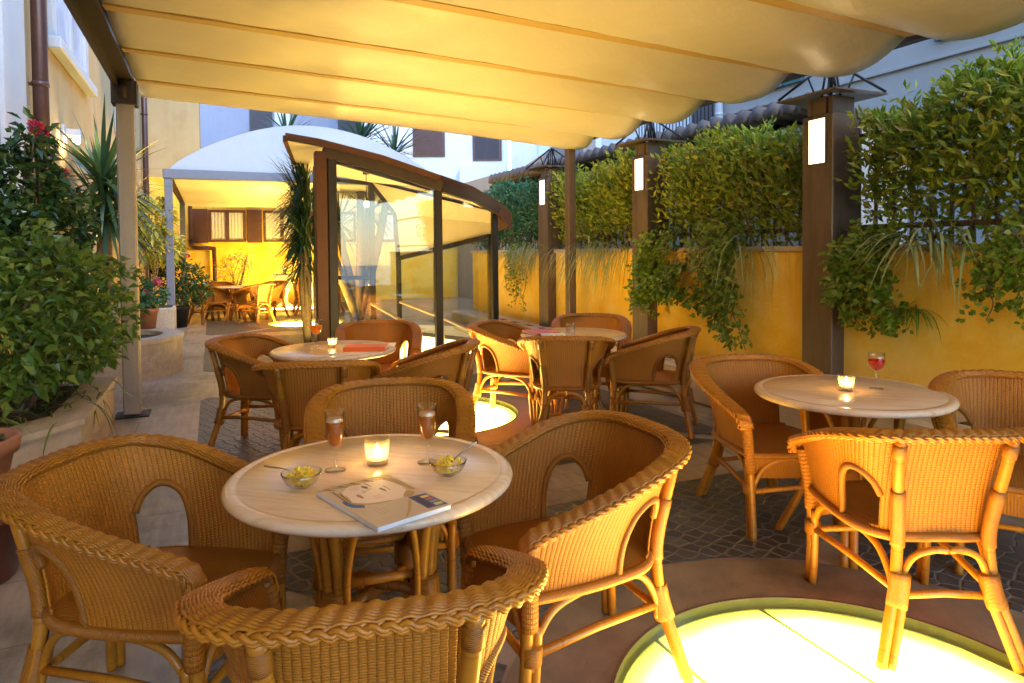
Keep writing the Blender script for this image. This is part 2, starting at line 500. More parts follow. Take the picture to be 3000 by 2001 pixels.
# ------------------------------------------------------------------ mesh building
class MB:
    def __init__(s):
        s.v, s.f, s.uv, s.sm, s.mi = [], [], [], [], []

    def add(s, verts, faces, uvs=None, smooth=False, mi=0):
        o = len(s.v)
        s.v += [tuple(p) for p in verts]
        for i, f in enumerate(faces):
            s.f.append([o+k for k in f])
            s.uv.append(uvs[i] if uvs else [(0, 0)]*len(f))
            s.sm.append(smooth)
            s.mi.append(mi)
        return s

    def box(s, lo, hi, m=None, mi=0):
        x0, y0, z0 = lo
        x1, y1, z1 = hi
        p = [Vector((x, y, z)) for z in (z0, z1) for y in (y0, y1) for x in (x0, x1)]
        if m is not None:
            p = [m @ q for q in p]
        f = [(0, 2, 3, 1), (4, 5, 7, 6), (0, 1, 5, 4), (2, 6, 7, 3), (0, 4, 6, 2), (1, 3, 7, 5)]
        return s.add(p, f, None, False, mi)

    def bevelbox(s, lo, hi, bv=.01, m=None, mi=0):
        x0, y0, z0 = lo
        x1, y1, z1 = hi
        ring = [(x0+bv, y0), (x1-bv, y0), (x1, y0+bv), (x1, y1-bv), (x1-bv, y1), (x0+bv, y1), (x0, y1-bv), (x0, y0+bv)]
        inn = [(min(max(x, x0+bv), x1-bv), min(max(y, y0+bv), y1-bv)) for x, y in ring]
        P = [Vector((x, y, z0)) for x, y in inn] + [Vector((x, y, z0+bv)) for x, y in ring] + \
            [Vector((x, y, z1-bv)) for x, y in ring] + [Vector((x, y, z1)) for x, y in inn]
        if m is not None:
            P = [m @ q for q in P]
        F = [tuple(range(7, -1, -1)), tuple(range(24, 32))]
        for r in range(3):
            for i in range(8):
                j = (i+1) % 8
                F.append((r*8+i, r*8+j, r*8+8+j, r*8+8+i))
        return s.add(P, F, None, False, mi)

    def tube(s, pts, rad, n=8, caps=True, flat=None, mi=0, u0=0.0, closed=False):
        pts = [Vector(p) for p in pts]
        k = len(pts)
        if not isinstance(rad, (list, tuple)):
            rad = [rad]*k
        T = []
        for i in range(k):
            if closed:
                t = pts[(i+1) % k]-pts[i-1]
            else:
                t = pts[min(i+1, k-1)]-pts[max(i-1, 0)]
            T.append(t.normalized() if t.length > 1e-9 else Vector((0, 0, 1)))
        ref = Vector((0, 0, 1)) if abs(T[0].z) < .9 else Vector((1, 0, 0))
        nx = T[0].cross(ref).normalized()
        V, U = [], []
        u = u0
        for i in range(k):
            if i:
                u += (pts[i]-pts[i-1]).length
                nx = (nx - T[i]*nx.dot(T[i]))
                nx = nx.normalized() if nx.length > 1e-6 else T[i].orthogonal().normalized()
            ny = T[i].cross(nx)
            for j in range(n):
                a = 2*pi*j/n
                V.append(pts[i]+(nx*cos(a)+ny*sin(a))*rad[i])
            U.append(u)
        F, UV = [], []
        rr = max(rad)
        segs = k if closed else k-1
        for i in range(segs):
            i2 = (i+1) % k
            for j in range(n):
                j2 = (j+1) % n
                F.append((i*n+j, i*n+j2, i2*n+j2, i2*n+j))
                a0, a1 = 2*pi*rr*j/n, 2*pi*rr*(j+1)/n
                ui, uj = U[i], (U[i2] if i2 else U[i]+.01)
                UV.append([(ui, a0), (ui, a1), (uj, a1), (uj, a0)])
        if caps and not closed:
            F.append(tuple(range(n-1, -1, -1)))
            UV.append([(0, 0)]*n)
            F.append(tuple((k-1)*n+j for j in range(n)))
            UV.append([(0, 0)]*n)
        return s.add(V, F, UV, True, mi)

    def lathe(s, prof, n=32, center=(0, 0, 0), mi=0, smooth=True, squash=1.0):
        cx, cy, cz = center
        V, F, rows = [], [], []
        for r, z in prof:
            if r < 1e-6:
                rows.append([len(V)])
                V.append((cx, cy, cz+z))
            else:
                st = len(V)
                for j in range(n):
                    a = 2*pi*j/n
                    V.append((cx+r*cos(a), cy+r*sin(a)*squash, cz+z))
                rows.append(list(range(st, st+n)))
        for i in range(len(rows)-1):
            A, B = rows[i], rows[i+1]
            for j in range(n):
                j2 = (j+1) % n
                if len(A) == 1 and len(B) == 1:
                    continue
                if len(A) == 1:
                    F.append((A[0], B[j2], B[j]))
                elif len(B) == 1:
                    F.append((A[j], A[j2], B[0]))
                else:
                    F.append((A[j], A[j2], B[j2], B[j]))
        return s.add(V, F, None, smooth, mi)

    def prism(s, poly, z0, z1, m=None, mi=0):
        n = len(poly)
        P = [Vector((x, y, z0)) for x, y in poly]+[Vector((x, y, z1)) for x, y in poly]
        if m is not None:
            P = [m @ q for q in P]
        F = [tuple(range(n-1, -1, -1)), tuple(range(n, 2*n))]
        for i in range(n):
            j = (i+1) % n
            F.append((i, j, n+j, n+i))
        return s.add(P, F, None, False, mi)

    def slab(s, poly3, thick, mi=0):
        """planar 3-D polygon thickened along its normal"""
        P = [Vector(p) for p in poly3]
        nrm = (P[1]-P[0]).cross(P[2]-P[0]).normalized()*thick/2
        n = len(P)
        V = [p-nrm for p in P]+[p+nrm for p in P]
        F = [tuple(range(n-1, -1, -1)), tuple(range(n, 2*n))]
        for i in range(n):
            j = (i+1) % n
            F.append((i, j, n+j, n+i))
        return s.add(V, F, None, False, mi)

    def grid(s, fn, nu, nv, smooth=True, keep=None, uvf=None, mi=0):
        V = [fn(i/nu, j/nv) for j in range(nv+1) for i in range(nu+1)]
        F, UV = [], []
        for j in range(nv):
            for i in range(nu):
                if keep and not keep((i+.5)/nu, (j+.5)/nv):
                    continue
                q = [(i, j), (i+1, j), (i+1, j+1), (i, j+1)]
                F.append(tuple(b*(nu+1)+a for a, b in q))
                UV.append([uvf(a/nu, b/nv) if uvf else (a/nu, b/nv) for a, b in q])
        return s.add(V, F, UV, smooth, mi)

    def leaf(s, p, d, up, ln, wd, mi=0, fold=.25, droop=0.0):
        d = d.normalized()
        side = d.cross(up)
        side = side.normalized() if side.length > 1e-5 else d.orthogonal().normalized()
        nn = side.cross(d)
        m = p+d*ln*.5
        tip = p+d*ln - Vector((0, 0, droop*ln))
        a = m+side*wd*.5+nn*wd*fold
        b = m-side*wd*.5+nn*wd*fold
        return s.add([p, a, tip, b], [(0, 1, 2), (0, 2, 3)], None, False, mi)

    def blade(s, p, d, ln, wd, bend, seg=4, mi=0):
        """long strap leaf that bends down"""
        d = d.normalized()
        side = d.cross(Vector((0, 0, 1)))
        side = side.normalized() if side.length > 1e-4 else Vector((1, 0, 0))
        V = []
        q = p.copy()
        dd = d.copy()
        for i in range(seg+1):
            w = wd*.5*(1-(i/seg)**1.6)*(.6+.4*min(1, i*2/seg))
            V += [q+side*w, q-side*w]
            dd = (dd+Vector((0, 0, -bend/seg))).normalized()
            q = q+dd*(ln/seg)
        F = [(2*i, 2*i+1, 2*i+3, 2*i+2) for i in range(seg)]
        return s.add(V, F, None, True, mi)

    def build(s, name, mat, parent=None, loc=None):
        me = bpy.data.meshes.new(name)
        me.from_pydata(s.v, [], s.f)
        uvl = me.uv_layers.new(name='UVMap')
        flat = []
        for u in s.uv:
            for x in u:
                flat += [x[0], x[1]]
        uvl.data.foreach_set('uv', flat)
        me.polygons.foreach_set('use_smooth', s.sm)
        for m in (mat if isinstance(mat, (list, tuple)) else [mat]):
            me.materials.append(m)
        me.polygons.foreach_set('material_index', s.mi)
        me.update()
        o = bpy.data.objects.new(name, me)
        COL.objects.link(o)
        if parent:
            o.parent = parent
        if loc is not None:
            o.location = loc
        return o


def tag(o, label=None, cat=None, group=None, kind=None):
    if label:
        o['label'] = label
    if cat:
        o['category'] = cat
    if group:
        o['group'] = group
    if kind:
        o['kind'] = kind
    return o


def thing(name, label, cat, loc=(0, 0, 0), rz=0.0, group=None):
    o = bpy.data.objects.new(name, None)
    COL.objects.link(o)
    o.location = loc
    o.rotation_euler = (0, 0, rz)
    o.empty_display_size = .2
    return tag(o, label, cat, group)


def dup(root, loc, rz, label, group=None):
    r = root.copy()
    COL.objects.link(r)
    r.location = loc
    r.rotation_euler = (0, 0, rz)
    r['label'] = label
    if group:
        r['group'] = group
    for ch in root.children:
        c = ch.copy()
        COL.objects.link(c)
        c.parent = r
        for g in ch.children:
            d = g.copy()
            COL.objects.link(d)
            d.parent = c
    return r


def spline(P, n=8):
    P = [Vector(p) for p in P]
    P = [P[0]*2-P[1]]+P+[P[-1]*2-P[-2]]
    o = []
    for i in range(1, len(P)-2):
        a, b, c, d = P[i-1:i+3]
        for k in range(n):
            t = k/n
            o.append(.5*((2*b)+(c-a)*t+(2*a-5*b+4*c-d)*t*t+(3*b-a-3*c+d)*t**3))
    o.append(P[-2])
    return o


def CY(a, b, z=0):
    """matrix: local x = B, local y = A, at courtyard point"""
    return Matrix.Translation(W(a, b, z)) @ Matrix.Rotation(CYARD, 4, 'Z')


# ------------------------------------------------------------------ camera, light, sky
cam = bpy.data.cameras.new('camera')
cam.sensor_width = 36
cam.lens = 1973.2/3000*36
cam.shift_y = -205.2/3000
cam.clip_start = .05
cam.clip_end = 400
co = bpy.data.objects.new('camera', cam)
COL.objects.link(co)
co.matrix_world = Matrix.Translation((0, 0, EYE)) @ Matrix.Rotation(pi/2-.0298, 4, 'X') @ Matrix.Rotation(-.0086, 4, 'Z')
scene.camera = co

world = bpy.data.worlds.new('World')
scene.world = world
world.use_nodes = True
nt = world.node_tree
sky = nt.nodes.new('ShaderNodeTexSky')
sky.sky_type = 'NISHITA'
sky.sun_disc = False
sky.sun_elevation = radians(42)
sky.ozone_density = 6.0
sky.air_density = 1.3
sky.dust_density = .3
sky.sun_rotation = radians(150)
bg = nt.nodes['Background']
nt.links.new(sky.outputs[0], bg.inputs[0])
bg.inputs[1].default_value = .15

sun = bpy.data.lights.new('sun', 'SUN')
sun.energy = .25
sun.angle = radians(12)
sun.color = (1, .9, .78)
so = bpy.data.objects.new('sun', sun)
COL.objects.link(so)
so.rotation_euler = (radians(48), 0, radians(180-150))

scene.view_settings.view_transform = 'Standard'
scene.view_settings.look = 'None'
scene.view_settings.exposure = 2.62
scene.view_settings.gamma = 1
scene.render.engine = 'CYCLES'
cy = scene.cycles
cy.use_denoising = True
cy.denoiser = 'OPENIMAGEDENOISE'
cy.max_bounces = 10
cy.diffuse_bounces = 4
cy.glossy_bounces = 4
cy.transmission_bounces = 6
cy.transparent_max_bounces = 16
cy.sample_clamp_indirect = 6
cy.caustics_reflective = False
cy.caustics_refractive = False

# ------------------------------------------------------------------ ground
DISC_B = 1.78
DISCS = [1.38+4.4*k for k in range(5)]
R_DISC = .77


def ring_square(mb, a0, b0, half, r, z, n=64):
    """square plate with a round hole, courtyard axes"""
    V, F = [], []
    for i in range(n):
        t = 2*pi*(i+.5)/n
        c, s_ = cos(t), sin(t)
        V.append(W(a0+r*c, b0+r*s_, z))
        q = half/max(abs(c), abs(s_))
        V.append(W(a0+q*c, b0+q*s_, z))
    for i in range(n):
        j = (i+1) % n
        F.append((2*i, 2*j, 2*j+1, 2*i+1))
    mb.add(V, F)
    # corner triangles
    for i in range(n):
        j = (i+1) % n
        t0, t1 = 2*pi*(i+.5)/n, 2*pi*(j+.5)/n
        p0, p1 = (half/max(abs(cos(t0)), abs(sin(t0)))), (half/max(abs(cos(t1)), abs(sin(t1))))
        A0 = (p0*cos(t0), p0*sin(t0))
        A1 = (p1*cos(t1), p1*sin(t1))
        if abs(A0[0]-A1[0]) > 1e-6 and abs(A0[1]-A1[1]) > 1e-6:
            cx = half if A0[0] > 0 else -half
            cyy = half if A0[1] > 0 else -half
            mb.add([W(a0+A0[0], b0+A0[1], z), W(a0+A1[0], b0+A1[1], z), W(a0+cx, b0+cyy, z)], [(0, 1, 2)])


def rect(mb, a0, a1, b0, b1, z):
    mb.add([W(a0, b0, z), W(a0, b1, z), W(a1, b1, z), W(a1, b0, z)], [(0, 1, 2, 3)])


g = MB()
hs = .95
rect(g, -60, 120, -80, DISC_B-hs, 0)
rect(g, -60, 120, DISC_B+hs, 90, 0)
prev = -60
for a in DISCS:
    rect(g, prev, a-hs, DISC_B-hs, DISC_B+hs, 0)
    ring_square(g, a, DISC_B, hs, R_DISC+.012, 0)
    prev = a+hs
rect(g, prev, 120, DISC_B-hs, DISC_B+hs, 0)
tag(g.build('ground', M['paving']), kind='structure')

# dark cobbled panels, cut by the rings and by diagonal travertine strips
cob = MB()
PAN = [(-.75, 3.38), (4.0, 7.42), (9.04, 12.5), (13.1, 16.6), (17.4, 20.3)]
RING = 1.14
for a0, (pa0, pa1) in zip(DISCS, PAN):
    b0 = DISC_B
    for q in range(4):
        V, F = [], []
        K = 28
        base = pi/4+q*pi/2
        for i in range(K+1):
            t = base+(pi/2)*i/K
            # keep clear of the diagonals by 9 cm
            def clip(r):
                x, y = r*cos(t), r*sin(t)
                return x, y
            lim = []
            c, s_ = cos(t), sin(t)
            if c > 1e-6:
                lim.append((pa1-a0)/c)
            if c < -1e-6:
                lim.append((pa0-a0)/c)
            if s_ > 1e-6:
                lim.append(1.92/s_)
            if s_ < -1e-6:
                lim.append(-1.91/s_)
            ro = min(lim)
            off = .085
            def inset(x, y):
                # shift points that are too close to either diagonal
                for dgl in (base, base+pi/2):
                    nx, ny = -sin(dgl), cos(dgl)
                    d = x*nx+y*ny
                    want = off if dgl == base else -off
                    if (dgl == base and d < off) or (dgl != base and d > -off):
                        x += nx*(want-d)
                        y += ny*(want-d)
                return x, y
            x, y = inset(*clip(RING))
            X, Y = inset(*clip(max(ro, RING+.02)))
            X = min(max(X, pa0-a0), pa1-a0)
            Y = min(max(Y, -1.91), 1.92)
            V += [W(a0+x, b0+y, .004), W(a0+X, b0+Y, .004)]
        for i in range(K):
            F.append((2*i, 2*i+1, 2*i+3, 2*i+2))
        cob.add(V, F)
tag(cob.build('cobble_pavement', M['cobble']), kind='structure')

rings = MB()
for a0 in DISCS:
    n = 72
    V = []
    for i in range(n):
        t = 2*pi*i/n
        V += [W(a0+(R_DISC+.012)*cos(t), DISC_B+(R_DISC+.012)*sin(t), .003), W(a0+(RING-.012)*cos(t), DISC_B+(RING-.012)*sin(t), .003)]
    rings.add(V, [(2*i, 2*i+1, (2*i+3) % (2*n), (2*i+2) % (2*n)) for i in range(n)])
tag(rings.build('travertine_paving_rings', M['ringstone']), kind='structure')

# round glass floor lights: a pit with a lit panel under a greenish glass disc
DL = ['largest round glowing glass floor light in the foreground, beside the front chairs',
      'round glowing glass floor light in the middle, below a chair at the rear right table',
      'round glowing floor light inside the glass stair enclosure',
      'small round glowing floor light before the tables under the far white canopy',
      'farthest round glowing floor light, close to the bright yellow far wall']
d0 = None
for a0, lab in zip(DISCS, DL):
    if d0 is None:
        d0 = thing('floor_light', lab, 'floor light', W(a0, DISC_B), CYARD, 'round glass floor lights')
        MB().lathe([(R_DISC+.012, .001), (R_DISC, .001), (R_DISC, -.042), (.0, -.042)], 72).build('light_pit', M['pit'], d0)
        lp = MB()
        RP = .752
        for x0, x1 in ((-RP, -.274), (-.250, .248), (.272, RP)):
            q = [(x0+(x1-x0)*i/20) for i in range(21)]
            pl_ = [(x, -sqrt(max(1e-6, RP*RP-x*x))) for x in q]+[(x, sqrt(max(1e-6, RP*RP-x*x))) for x in q[::-1]]
            lp.prism(pl_, -.04, -.034)
        fr_ = MB()
        fr_.lathe([(R_DISC-.002, .0025), (R_DISC-.002, .0055), (R_DISC+.011, .0055), (R_DISC+.011, .0025)], 96, smooth=False)
        fr_.build('metal_rim', M['pillar'], d0)
        lpo = lp.build('lit_panel', M['glow'], d0)
        MB().lathe([(0, -.012), (R_DISC-.003, -.012), (R_DISC-.003, .002), (0, .002)], 72, smooth=False).build('glass_disc', M['floorglass'], d0)
    else:
        dup(d0, W(a0, DISC_B), CYARD, lab)
lpo.data = lpo.data.copy()
lpo.data.materials[0] = M['glow_near']
for o_ in [o for o in COL.objects if o.name.startswith('lit_panel') and o.parent and o.parent.location.y > 12]:
    o_.data = o_.data.copy()
    o_.data.materials[0] = M['glow_far']

# ------------------------------------------------------------------ right garden wall, ledge, pillars
wl = thing('garden_wall', 'long ochre yellow rendered garden wall along the right side under the hedge', 'wall', W(6, 4.585), CYARD)
MB().box((0, -9, 0), (.30, 6.15, 1.425)).build('rendered_wall', M['yellow'], wl)
MB().bevelbox((-.035, -9, 1.426), (.335, 6.19, 1.475), .008).build('coping', M['stone'], wl)
lg = thing('stone_ledge', 'low pale stone ledge with dark vent slots along the foot of the yellow wall', 'ledge', W(6, 4.585), CYARD)
MB().bevelbox((-.46, -9, 0), (-.005, 6.1, .34), .03).build('ledge_block', M['stone'], lg)
for k in range(26):
    MB().box((-.3, -8+k*.5, .338), (-.22, -8+k*.5+.22, .3425)).build('vent_slot', M['steel_dark'], lg)

PLAB = ['tall brown steel lamp pillar nearest the camera, at the right behind the table with the red drink',
        'second brown steel lamp pillar along the yellow wall, behind the rear right table',
        'farthest brown steel lamp pillar, beside the glass stair enclosure']
p0 = None
for a0, lab in zip((3.96, 6.42, 8.87), PLAB):
    if p0 is None:
        p0 = thing('lamp_pillar', lab, 'pillar', W(a0, 4.6), CYARD, 'brown lamp pillars along the yellow wall')
        h = .15
        c = MB()
        c.bevelbox((-h, -h, 0), (h, h, 2.52), .008)
        c.build('shaft', M['pillar'], p0)
        c = MB()
        c.box((-h+.03, -h+.03, 2.515), (h-.03, -h+.07, 2.66))
        c.box((-h+.03, h-.07, 2.515), (h-.03, h-.03, 2.66))
        c.box((-h+.03, -h+.09, 2.515), (-h+.06, h-.075, 2.66))
        c.build('neck', M['pillar'], p0)
        c = MB()
        # hipped plates of the cap, left open in the middle
        for m_ in range(4):
            Rm = Matrix.Rotation(m_*pi/2, 4, 'Z')
            P = [Rm @ Vector(p) for p in ((-.29, -.29, 2.665), (.29, -.29, 2.665), (.09, -.05, 2.70), (-.09, -.05, 2.70))]
            c.slab(P, .012)
        c.build('cap_plate', M['pillar'], p0)
        c = MB()
        for sx, sy in ((1, 1), (1, -1), (-1, 1), (-1, -1)):
            c.tube([(sx*.28, sy*.28, 2.68), (sx*.02, sy*.02, 2.95)], .011, 6)
            c.tube([(sx*.12, sy*.12, 2.845), (sx*.08, sy*.08, 2.69)], .008, 6)
            c.tube([(sx*.02, sy*.02, 2.95), (sx*.05, sy*.05, 2.66)], .009, 6)
        c.tube([(0, 0, 2.93), (0, 0, 2.975)], .02, 8)
        c.build('roof_frame', M['steel_dark'], p0)
        c = MB()
        c.box((-h-.006, -.095, 2.12), (-h+.004, -.078, 2.50))
        c.box((-h-.006, .078, 2.12), (-h+.004, .095, 2.50))
        c.box((-h-.006, -.078, 2.12), (-h+.004, .078, 2.135))
        c.box((-h-.006, -.078, 2.485), (-h+.004, .078, 2.50))
        c.build('lamp_frame', M['pillar'], p0)
        MB().box((-h-.004, -.078, 2.135), (-h-.0005, .078, 2.485)).build('lamp_panel', M['lamp'], p0)
    else:
        dup(p0, W(a0, 4.6), CYARD, lab)

# ------------------------------------------------------------------ railing and hedge above the wall
HB = 4.80
rl = thing('railing', 'brown iron railing on top of the yellow wall, overgrown by the hedge', 'railing', W(0, HB), CYARD)
for z in (1.62, 2.35):
    MB().box((-.015, -3, z-.02), (.015, 12.1, z+.02)).build('rail', M['pillar'], rl)
bar0 = MB().box((-.01, -.01, 1.48), (.01, .01, 2.45)).build('bar', M['pillar'], rl, (0, .4, 0))
for k in range(1, 78):
    b_ = bar0.copy()
    COL.objects.link(b_)
    b_.location = (0, .4+k*.15, 0)


def rand_dir():
    while True:
        v = Vector((random.uniform(-1, 1), random.uniform(-1, 1), random.uniform(-1, 1)))
        if .05 < v.length < 1:
            return v.normalized()


def lumpy(x, y, z, f):
    return sin(x*f*1.3+y*f*2.1)*cos(z*f*1.7-y*f)+.5*sin(x*f*3.1-z*f*2.7+1.3)


def hedge(a0, a1, label, mat, n, cool=False):
    o = thing('hedge', label, 'hedge', W(a0, HB), CYARD, 'hedge sections along the railing')
    ln = a1-a0
    m = MB()
    cnt = 0
    while cnt < n:
        y = random.uniform(0, ln)
        z = 1.45+1.25*random.random()**.75
        top = 2.52+.09*sin(y*3.1+a0)+.05*sin(y*7.7)
        if z > top:
            continue
        w = .36*(.6+.4*min(1, (z-1.4)/.5))
        x = random.gauss(-.02, .5)*w
        if abs(x) > w*1.05:
            continue
        # gaps low down and a lumpy face
        dens = lumpy(y+a0, x*2, z, 3.2)
        low = (1.95-z)/.5
        if random.random() < min(.9, max(0, low))*.8 and z < 1.95:
            continue
        if dens < -.75 and random.random() < .7:
            continue
        d = Vector((-.7*abs(random.random()) if x < .1 else .4, random.uniform(-.8, .8), random.uniform(-.2, .9)))
        m.leaf(Vector((x, y, z)), d, rand_dir(), random.uniform(.055, .105), random.uniform(.024, .042))
        cnt += 1
    # fresh shoots on top
    for k in range(int(ln*16)):
        y = random.uniform(0, ln)
        x = random.uniform(-.25, .2)
        p = Vector((x, y, 2.45+.07*sin(y*3.1+a0)))
        h_ = random.uniform(.06, .24)
        for q in range(int(5+h_*40)):
            t = random.random()
            m.leaf(p+Vector((0, 0, h_*t)), Vector((random.uniform(-1, 1), random.uniform(-1, 1), random.uniform(.1, 1.1))), rand_dir(),
                   random.uniform(.05, .09), random.uniform(.018, .03))
    m.build('foliage', mat, o)
    s = MB()
    for k in range(int(ln*7)):
        y = random.uniform(0, ln)
        pts = [Vector((random.uniform(-.1, .1), y, 1.46))]
        for q in range(5):
            pts.append(pts[-1]+Vector((random.uniform(-.07, .07), random.uniform(-.14, .14), .2)))
        s.tube(pts, [.010, .009, .008, .006, .005, .004], 5)
    s.build('stem', M['twig'], o)
    return o


hedge(.2, 3.72, 'bright green hedge section at the far right, right of the nearest lamp pillar', M['leaf_hedge'], 15000)
hedge(4.2, 6.2, 'bright green hedge section between the nearest and the second lamp pillar', M['leaf_hedge'], 9500)
hedge(6.65, 8.65, 'yellow green hedge section between the second and the farthest lamp pillar', M['leaf_hedge'], 9000)
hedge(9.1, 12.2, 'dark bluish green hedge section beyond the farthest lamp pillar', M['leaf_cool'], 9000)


# trailing plants on the wall; local x = B (into the wall), y = A
def ivy(a0, b0, label, runners, mat, n_per=26, ls=.055):
    o = thing('trailing_ivy', label, 'ivy', W(a0, b0), CYARD, 'trailing plants hanging over the yellow wall')
    m, s = MB(), MB()
    for (y0, z0, y1, z1, spread) in runners:
        pts = []
        for k in range(7):
            t = k/6
            pts.append(Vector((-.05-.05*sin(t*3)-random.uniform(0, .08), y0+(y1-y0)*t**1.3+random.uniform(-.03, .03), z0+(z1-z0)*t)))
        pts[0].x = .06
        sp = spline(pts, 5)
        s.tube(sp, .004, 4)
        for k in range(n_per):
            p = random.choice(sp)+Vector((random.uniform(-.09, .03), random.gauss(0, spread), random.gauss(0, spread*.7)))
            for q in range(3):
                d = Vector((random.uniform(-1, .1), random.uniform(-1, 1), random.uniform(-1, .35)))
                m.leaf(p+rand_dir()*.02, d, Vector((-1, 0, .5)), ls*random.uniform(.6, 1.1), ls*random.uniform(.45, .75), 0, .1)
    m.build('foliage', mat, o)
    s.build('stem', M['twig'], o)
    return o


def fount(name, cat, a0, b0, z0, label, n, ln, wd, mat, bend=1.6, outward=.8, group=None, spread=.12, zdir=.7, wall=False):
    o = thing(name, label, cat, W(a0, b0, 0), CYARD, group)
    m = MB()
    for k in range(n):
        t = random.uniform(0, 2*pi)
        d = Vector((cos(t)*outward-.25, sin(t)*outward, random.uniform(.1, zdir)))
        if wall:
            d.x = -abs(d.x)-.25
        m.blade(Vector((random.gauss(0, spread*.4), random.gauss(0, spread), z0)), d, ln*random.uniform(.6, 1.1), wd, bend*random.uniform(.7, 1.3), 6)
    m.build('foliage', mat, o)
    return o


GI = 'trailing plants hanging over the yellow wall'
R_ = random.uniform
ivy(5.5, 4.53, 'large dark green ivy trailing far down the wall between nearest and second lamp pillars',
    [(.55+R_(-.25, .2), 1.65, .75+R_(-.25, .25), R_(.75, 1.15), .07) for k in range(10)] +
    [(-.3+R_(-.3, .3), 1.7, -.45+R_(-.35, .3), R_(.72, 1.1), .075) for k in range(12)] +
    [(-.45, 1.5, -.68+R_(-.12, .1), R_(.5, .62), .05) for k in range(5)] +
    [(.2, 1.3, .8+R_(-.2, .25), R_(.8, .95), .06) for k in range(6)] +
    [(.7, 1.2, -.1+R_(-.3, .3), R_(.82, .98), .06) for k in range(7)], M['leaf_ivy'], 40, .066)
ivy(3.45, 4.53, 'feathery ivy trailing down the yellow wall right of the nearest lamp pillar',
    [(.0+R_(-.1, .2), 1.6, R_(-.1, .3), R_(.95, 1.3), .05) for k in range(9)] +
    [(-.05, 1.55, -.2+R_(-.1, .1), R_(.82, .95), .05) for k in range(6)] +
    [(.25, 1.5, .12+R_(-.08, .08), R_(.82, 1.0), .04) for k in range(4)], M['leaf_ivy'], 40, .06)
ivy(2.5, 4.53, 'wispy trailing plant hanging over the yellow wall at the right edge of the picture',
    [(R_(-.2, .1), 1.6, R_(-.15, .2), R_(.95, 1.25), .06) for k in range(9)], M['leaf_ivy'], 30, .055)
ivy(9.7, 4.53, 'thin greyish trailing plant on the yellow wall between the stair enclosure and the farthest pillar',
    [(R_(-.35, .35), 1.6, R_(-.3, .4), R_(.5, 1.1), .05) for k in range(9)], M['leaf_hedge'], 34, .055)
fount('spider_plant', 'plant', 3.05, 4.56, 1.50, 'pale striped spider plant spilling over the wall right of the nearest pillar', 60, .72, .026, M['leaf_pale'], 2.0, .8, GI, .12, 1.2, True)
fount('hanging_grass', 'plant', 3.2, 4.50, 1.02, 'grassy tuft hanging low on the yellow wall under the spider plant', 60, .30, .012, M['leaf_ivy'], 2.2, .5, GI, .06, .3)
fount('hanging_grass', 'plant', 7.35, 4.60, 1.48, 'pale arching grass hanging over the wall left of the second lamp pillar', 220, .95, .013, M['leaf_pale'], 2.6, .6, GI, .34, .9, True)
fount('hanging_grass', 'plant', 9.65, 4.60, 1.48, 'silvery arching grass hanging over the wall left of the farthest lamp pillar', 190, .95, .014, M['leaf_pale'], 2.6, .6, GI, .34, .9, True)
fount('hanging_grass', 'plant', 5.0, 4.58, 1.48, 'pale grass blades drooping over the wall left of the nearest lamp pillar', 70, .80, .014, M['leaf_pale'], 2.5, .6, GI, .25, .9, True)

# ------------------------------------------------------------------ main canopy
cn = thing('canopy', 'large cream fabric pergola canopy with scalloped folds over the near tables', 'canopy', W(0, 0), CYARD)
BARS = [-1.95+k*1.0 for k in range(10)] + [8.0]
BARS = [-1.95, -.95, .05, 1.05, 2.05, 3.05, 4.05, 5.06, 6.05, 7.08]
B0, B1 = -.60, 4.27


def zbar(b):
    return 3.085-(b-B0)/(B1-B0)*.175


cl = MB()
NB = 36
for k in range(len(BARS)):
    a0 = BARS[k]
    last = k == len(BARS)-1
    a1 = BARS[k+1] if not last else 7.95
    seg = 18

    def fn(u, v, a0=a0, a1=a1, last=last, k=k):
        b = B0+(B1-B0)*u
        sag = .055+.04*u+.055*u**4
        t = v*(.62 if last else 1)
        z = zbar(b)-.02-sag*(1-abs(2*t-1)**2.3)
        wr = .006*sin(b*9+k*1.7+v*5)*sin(pi*v)+.004*sin(b*23+k*3+v*9)*sin(pi*v)
        bb = b+(.05*sin(pi*v) if u > .99 else 0)
        a = a0+(a1-a0)*(t if not last else t)
        return (bb, a, z+wr)
    cl.grid(fn, NB, seg)
cloth = cl.build('canvas', M['canvas'], cn)
sm_ = cloth.modifiers.new('thickness', 'SOLIDIFY')
sm_.thickness = .004
for k, a0 in enumerate(BARS):
    c = MB()
    P = []
    for b in (B0, B1):
        for da, dz in ((-.105, -.062), (.03, -.05), (.03, .02), (-.105, .0)):
            P.append((b, a0+da, zbar(b)+dz))
    c.add(P, [(0, 3, 2, 1), (4, 5, 6, 7), (0, 1, 5, 4), (1, 2, 6, 5), (2, 3, 7, 6), (3, 0, 4, 7)])
    c.build('cross_bar', M['pocket'], cn)
c = MB()
c.box((-.75, -3.2, 2.99), (-.61, 7.02, 3.03))
c.box((-.70, -3.2, 3.03), (-.66, 7.02, 3.16))
c.box((-.75, -3.2, 3.16), (-.61, 7.02, 3.20))
c.box((-.76, -3.2, 2.93), (-.72, 7.02, 2.989))
c.build('side_beam', M['beam'], cn)
c = MB()
c.box((4.30, -3.2, 2.835), (4.38, 7.7, 2.935))
c.build('side_beam', M['beam'], cn)


def post(b, a, top, mat, w=.07):
    m = MB()
    m.bevelbox((b-w, a-w, .012), (b+w, a+w, top), .012)
    m.box((b-w-.004, a-w*.35, .03), (b-w+.001, a+w*.35, top-.05))
    m.box((b-w*.35, a-w-.004, .03), (b+w*.35, a-w+.001, top-.05))
    o = m.build('post', mat, cn)
    MB().bevelbox((b-w-.07, a-w-.07, 0), (b+w+.07, a+w+.07, .012), .003).build('base_plate', M['steel_dark'], o)
    return o


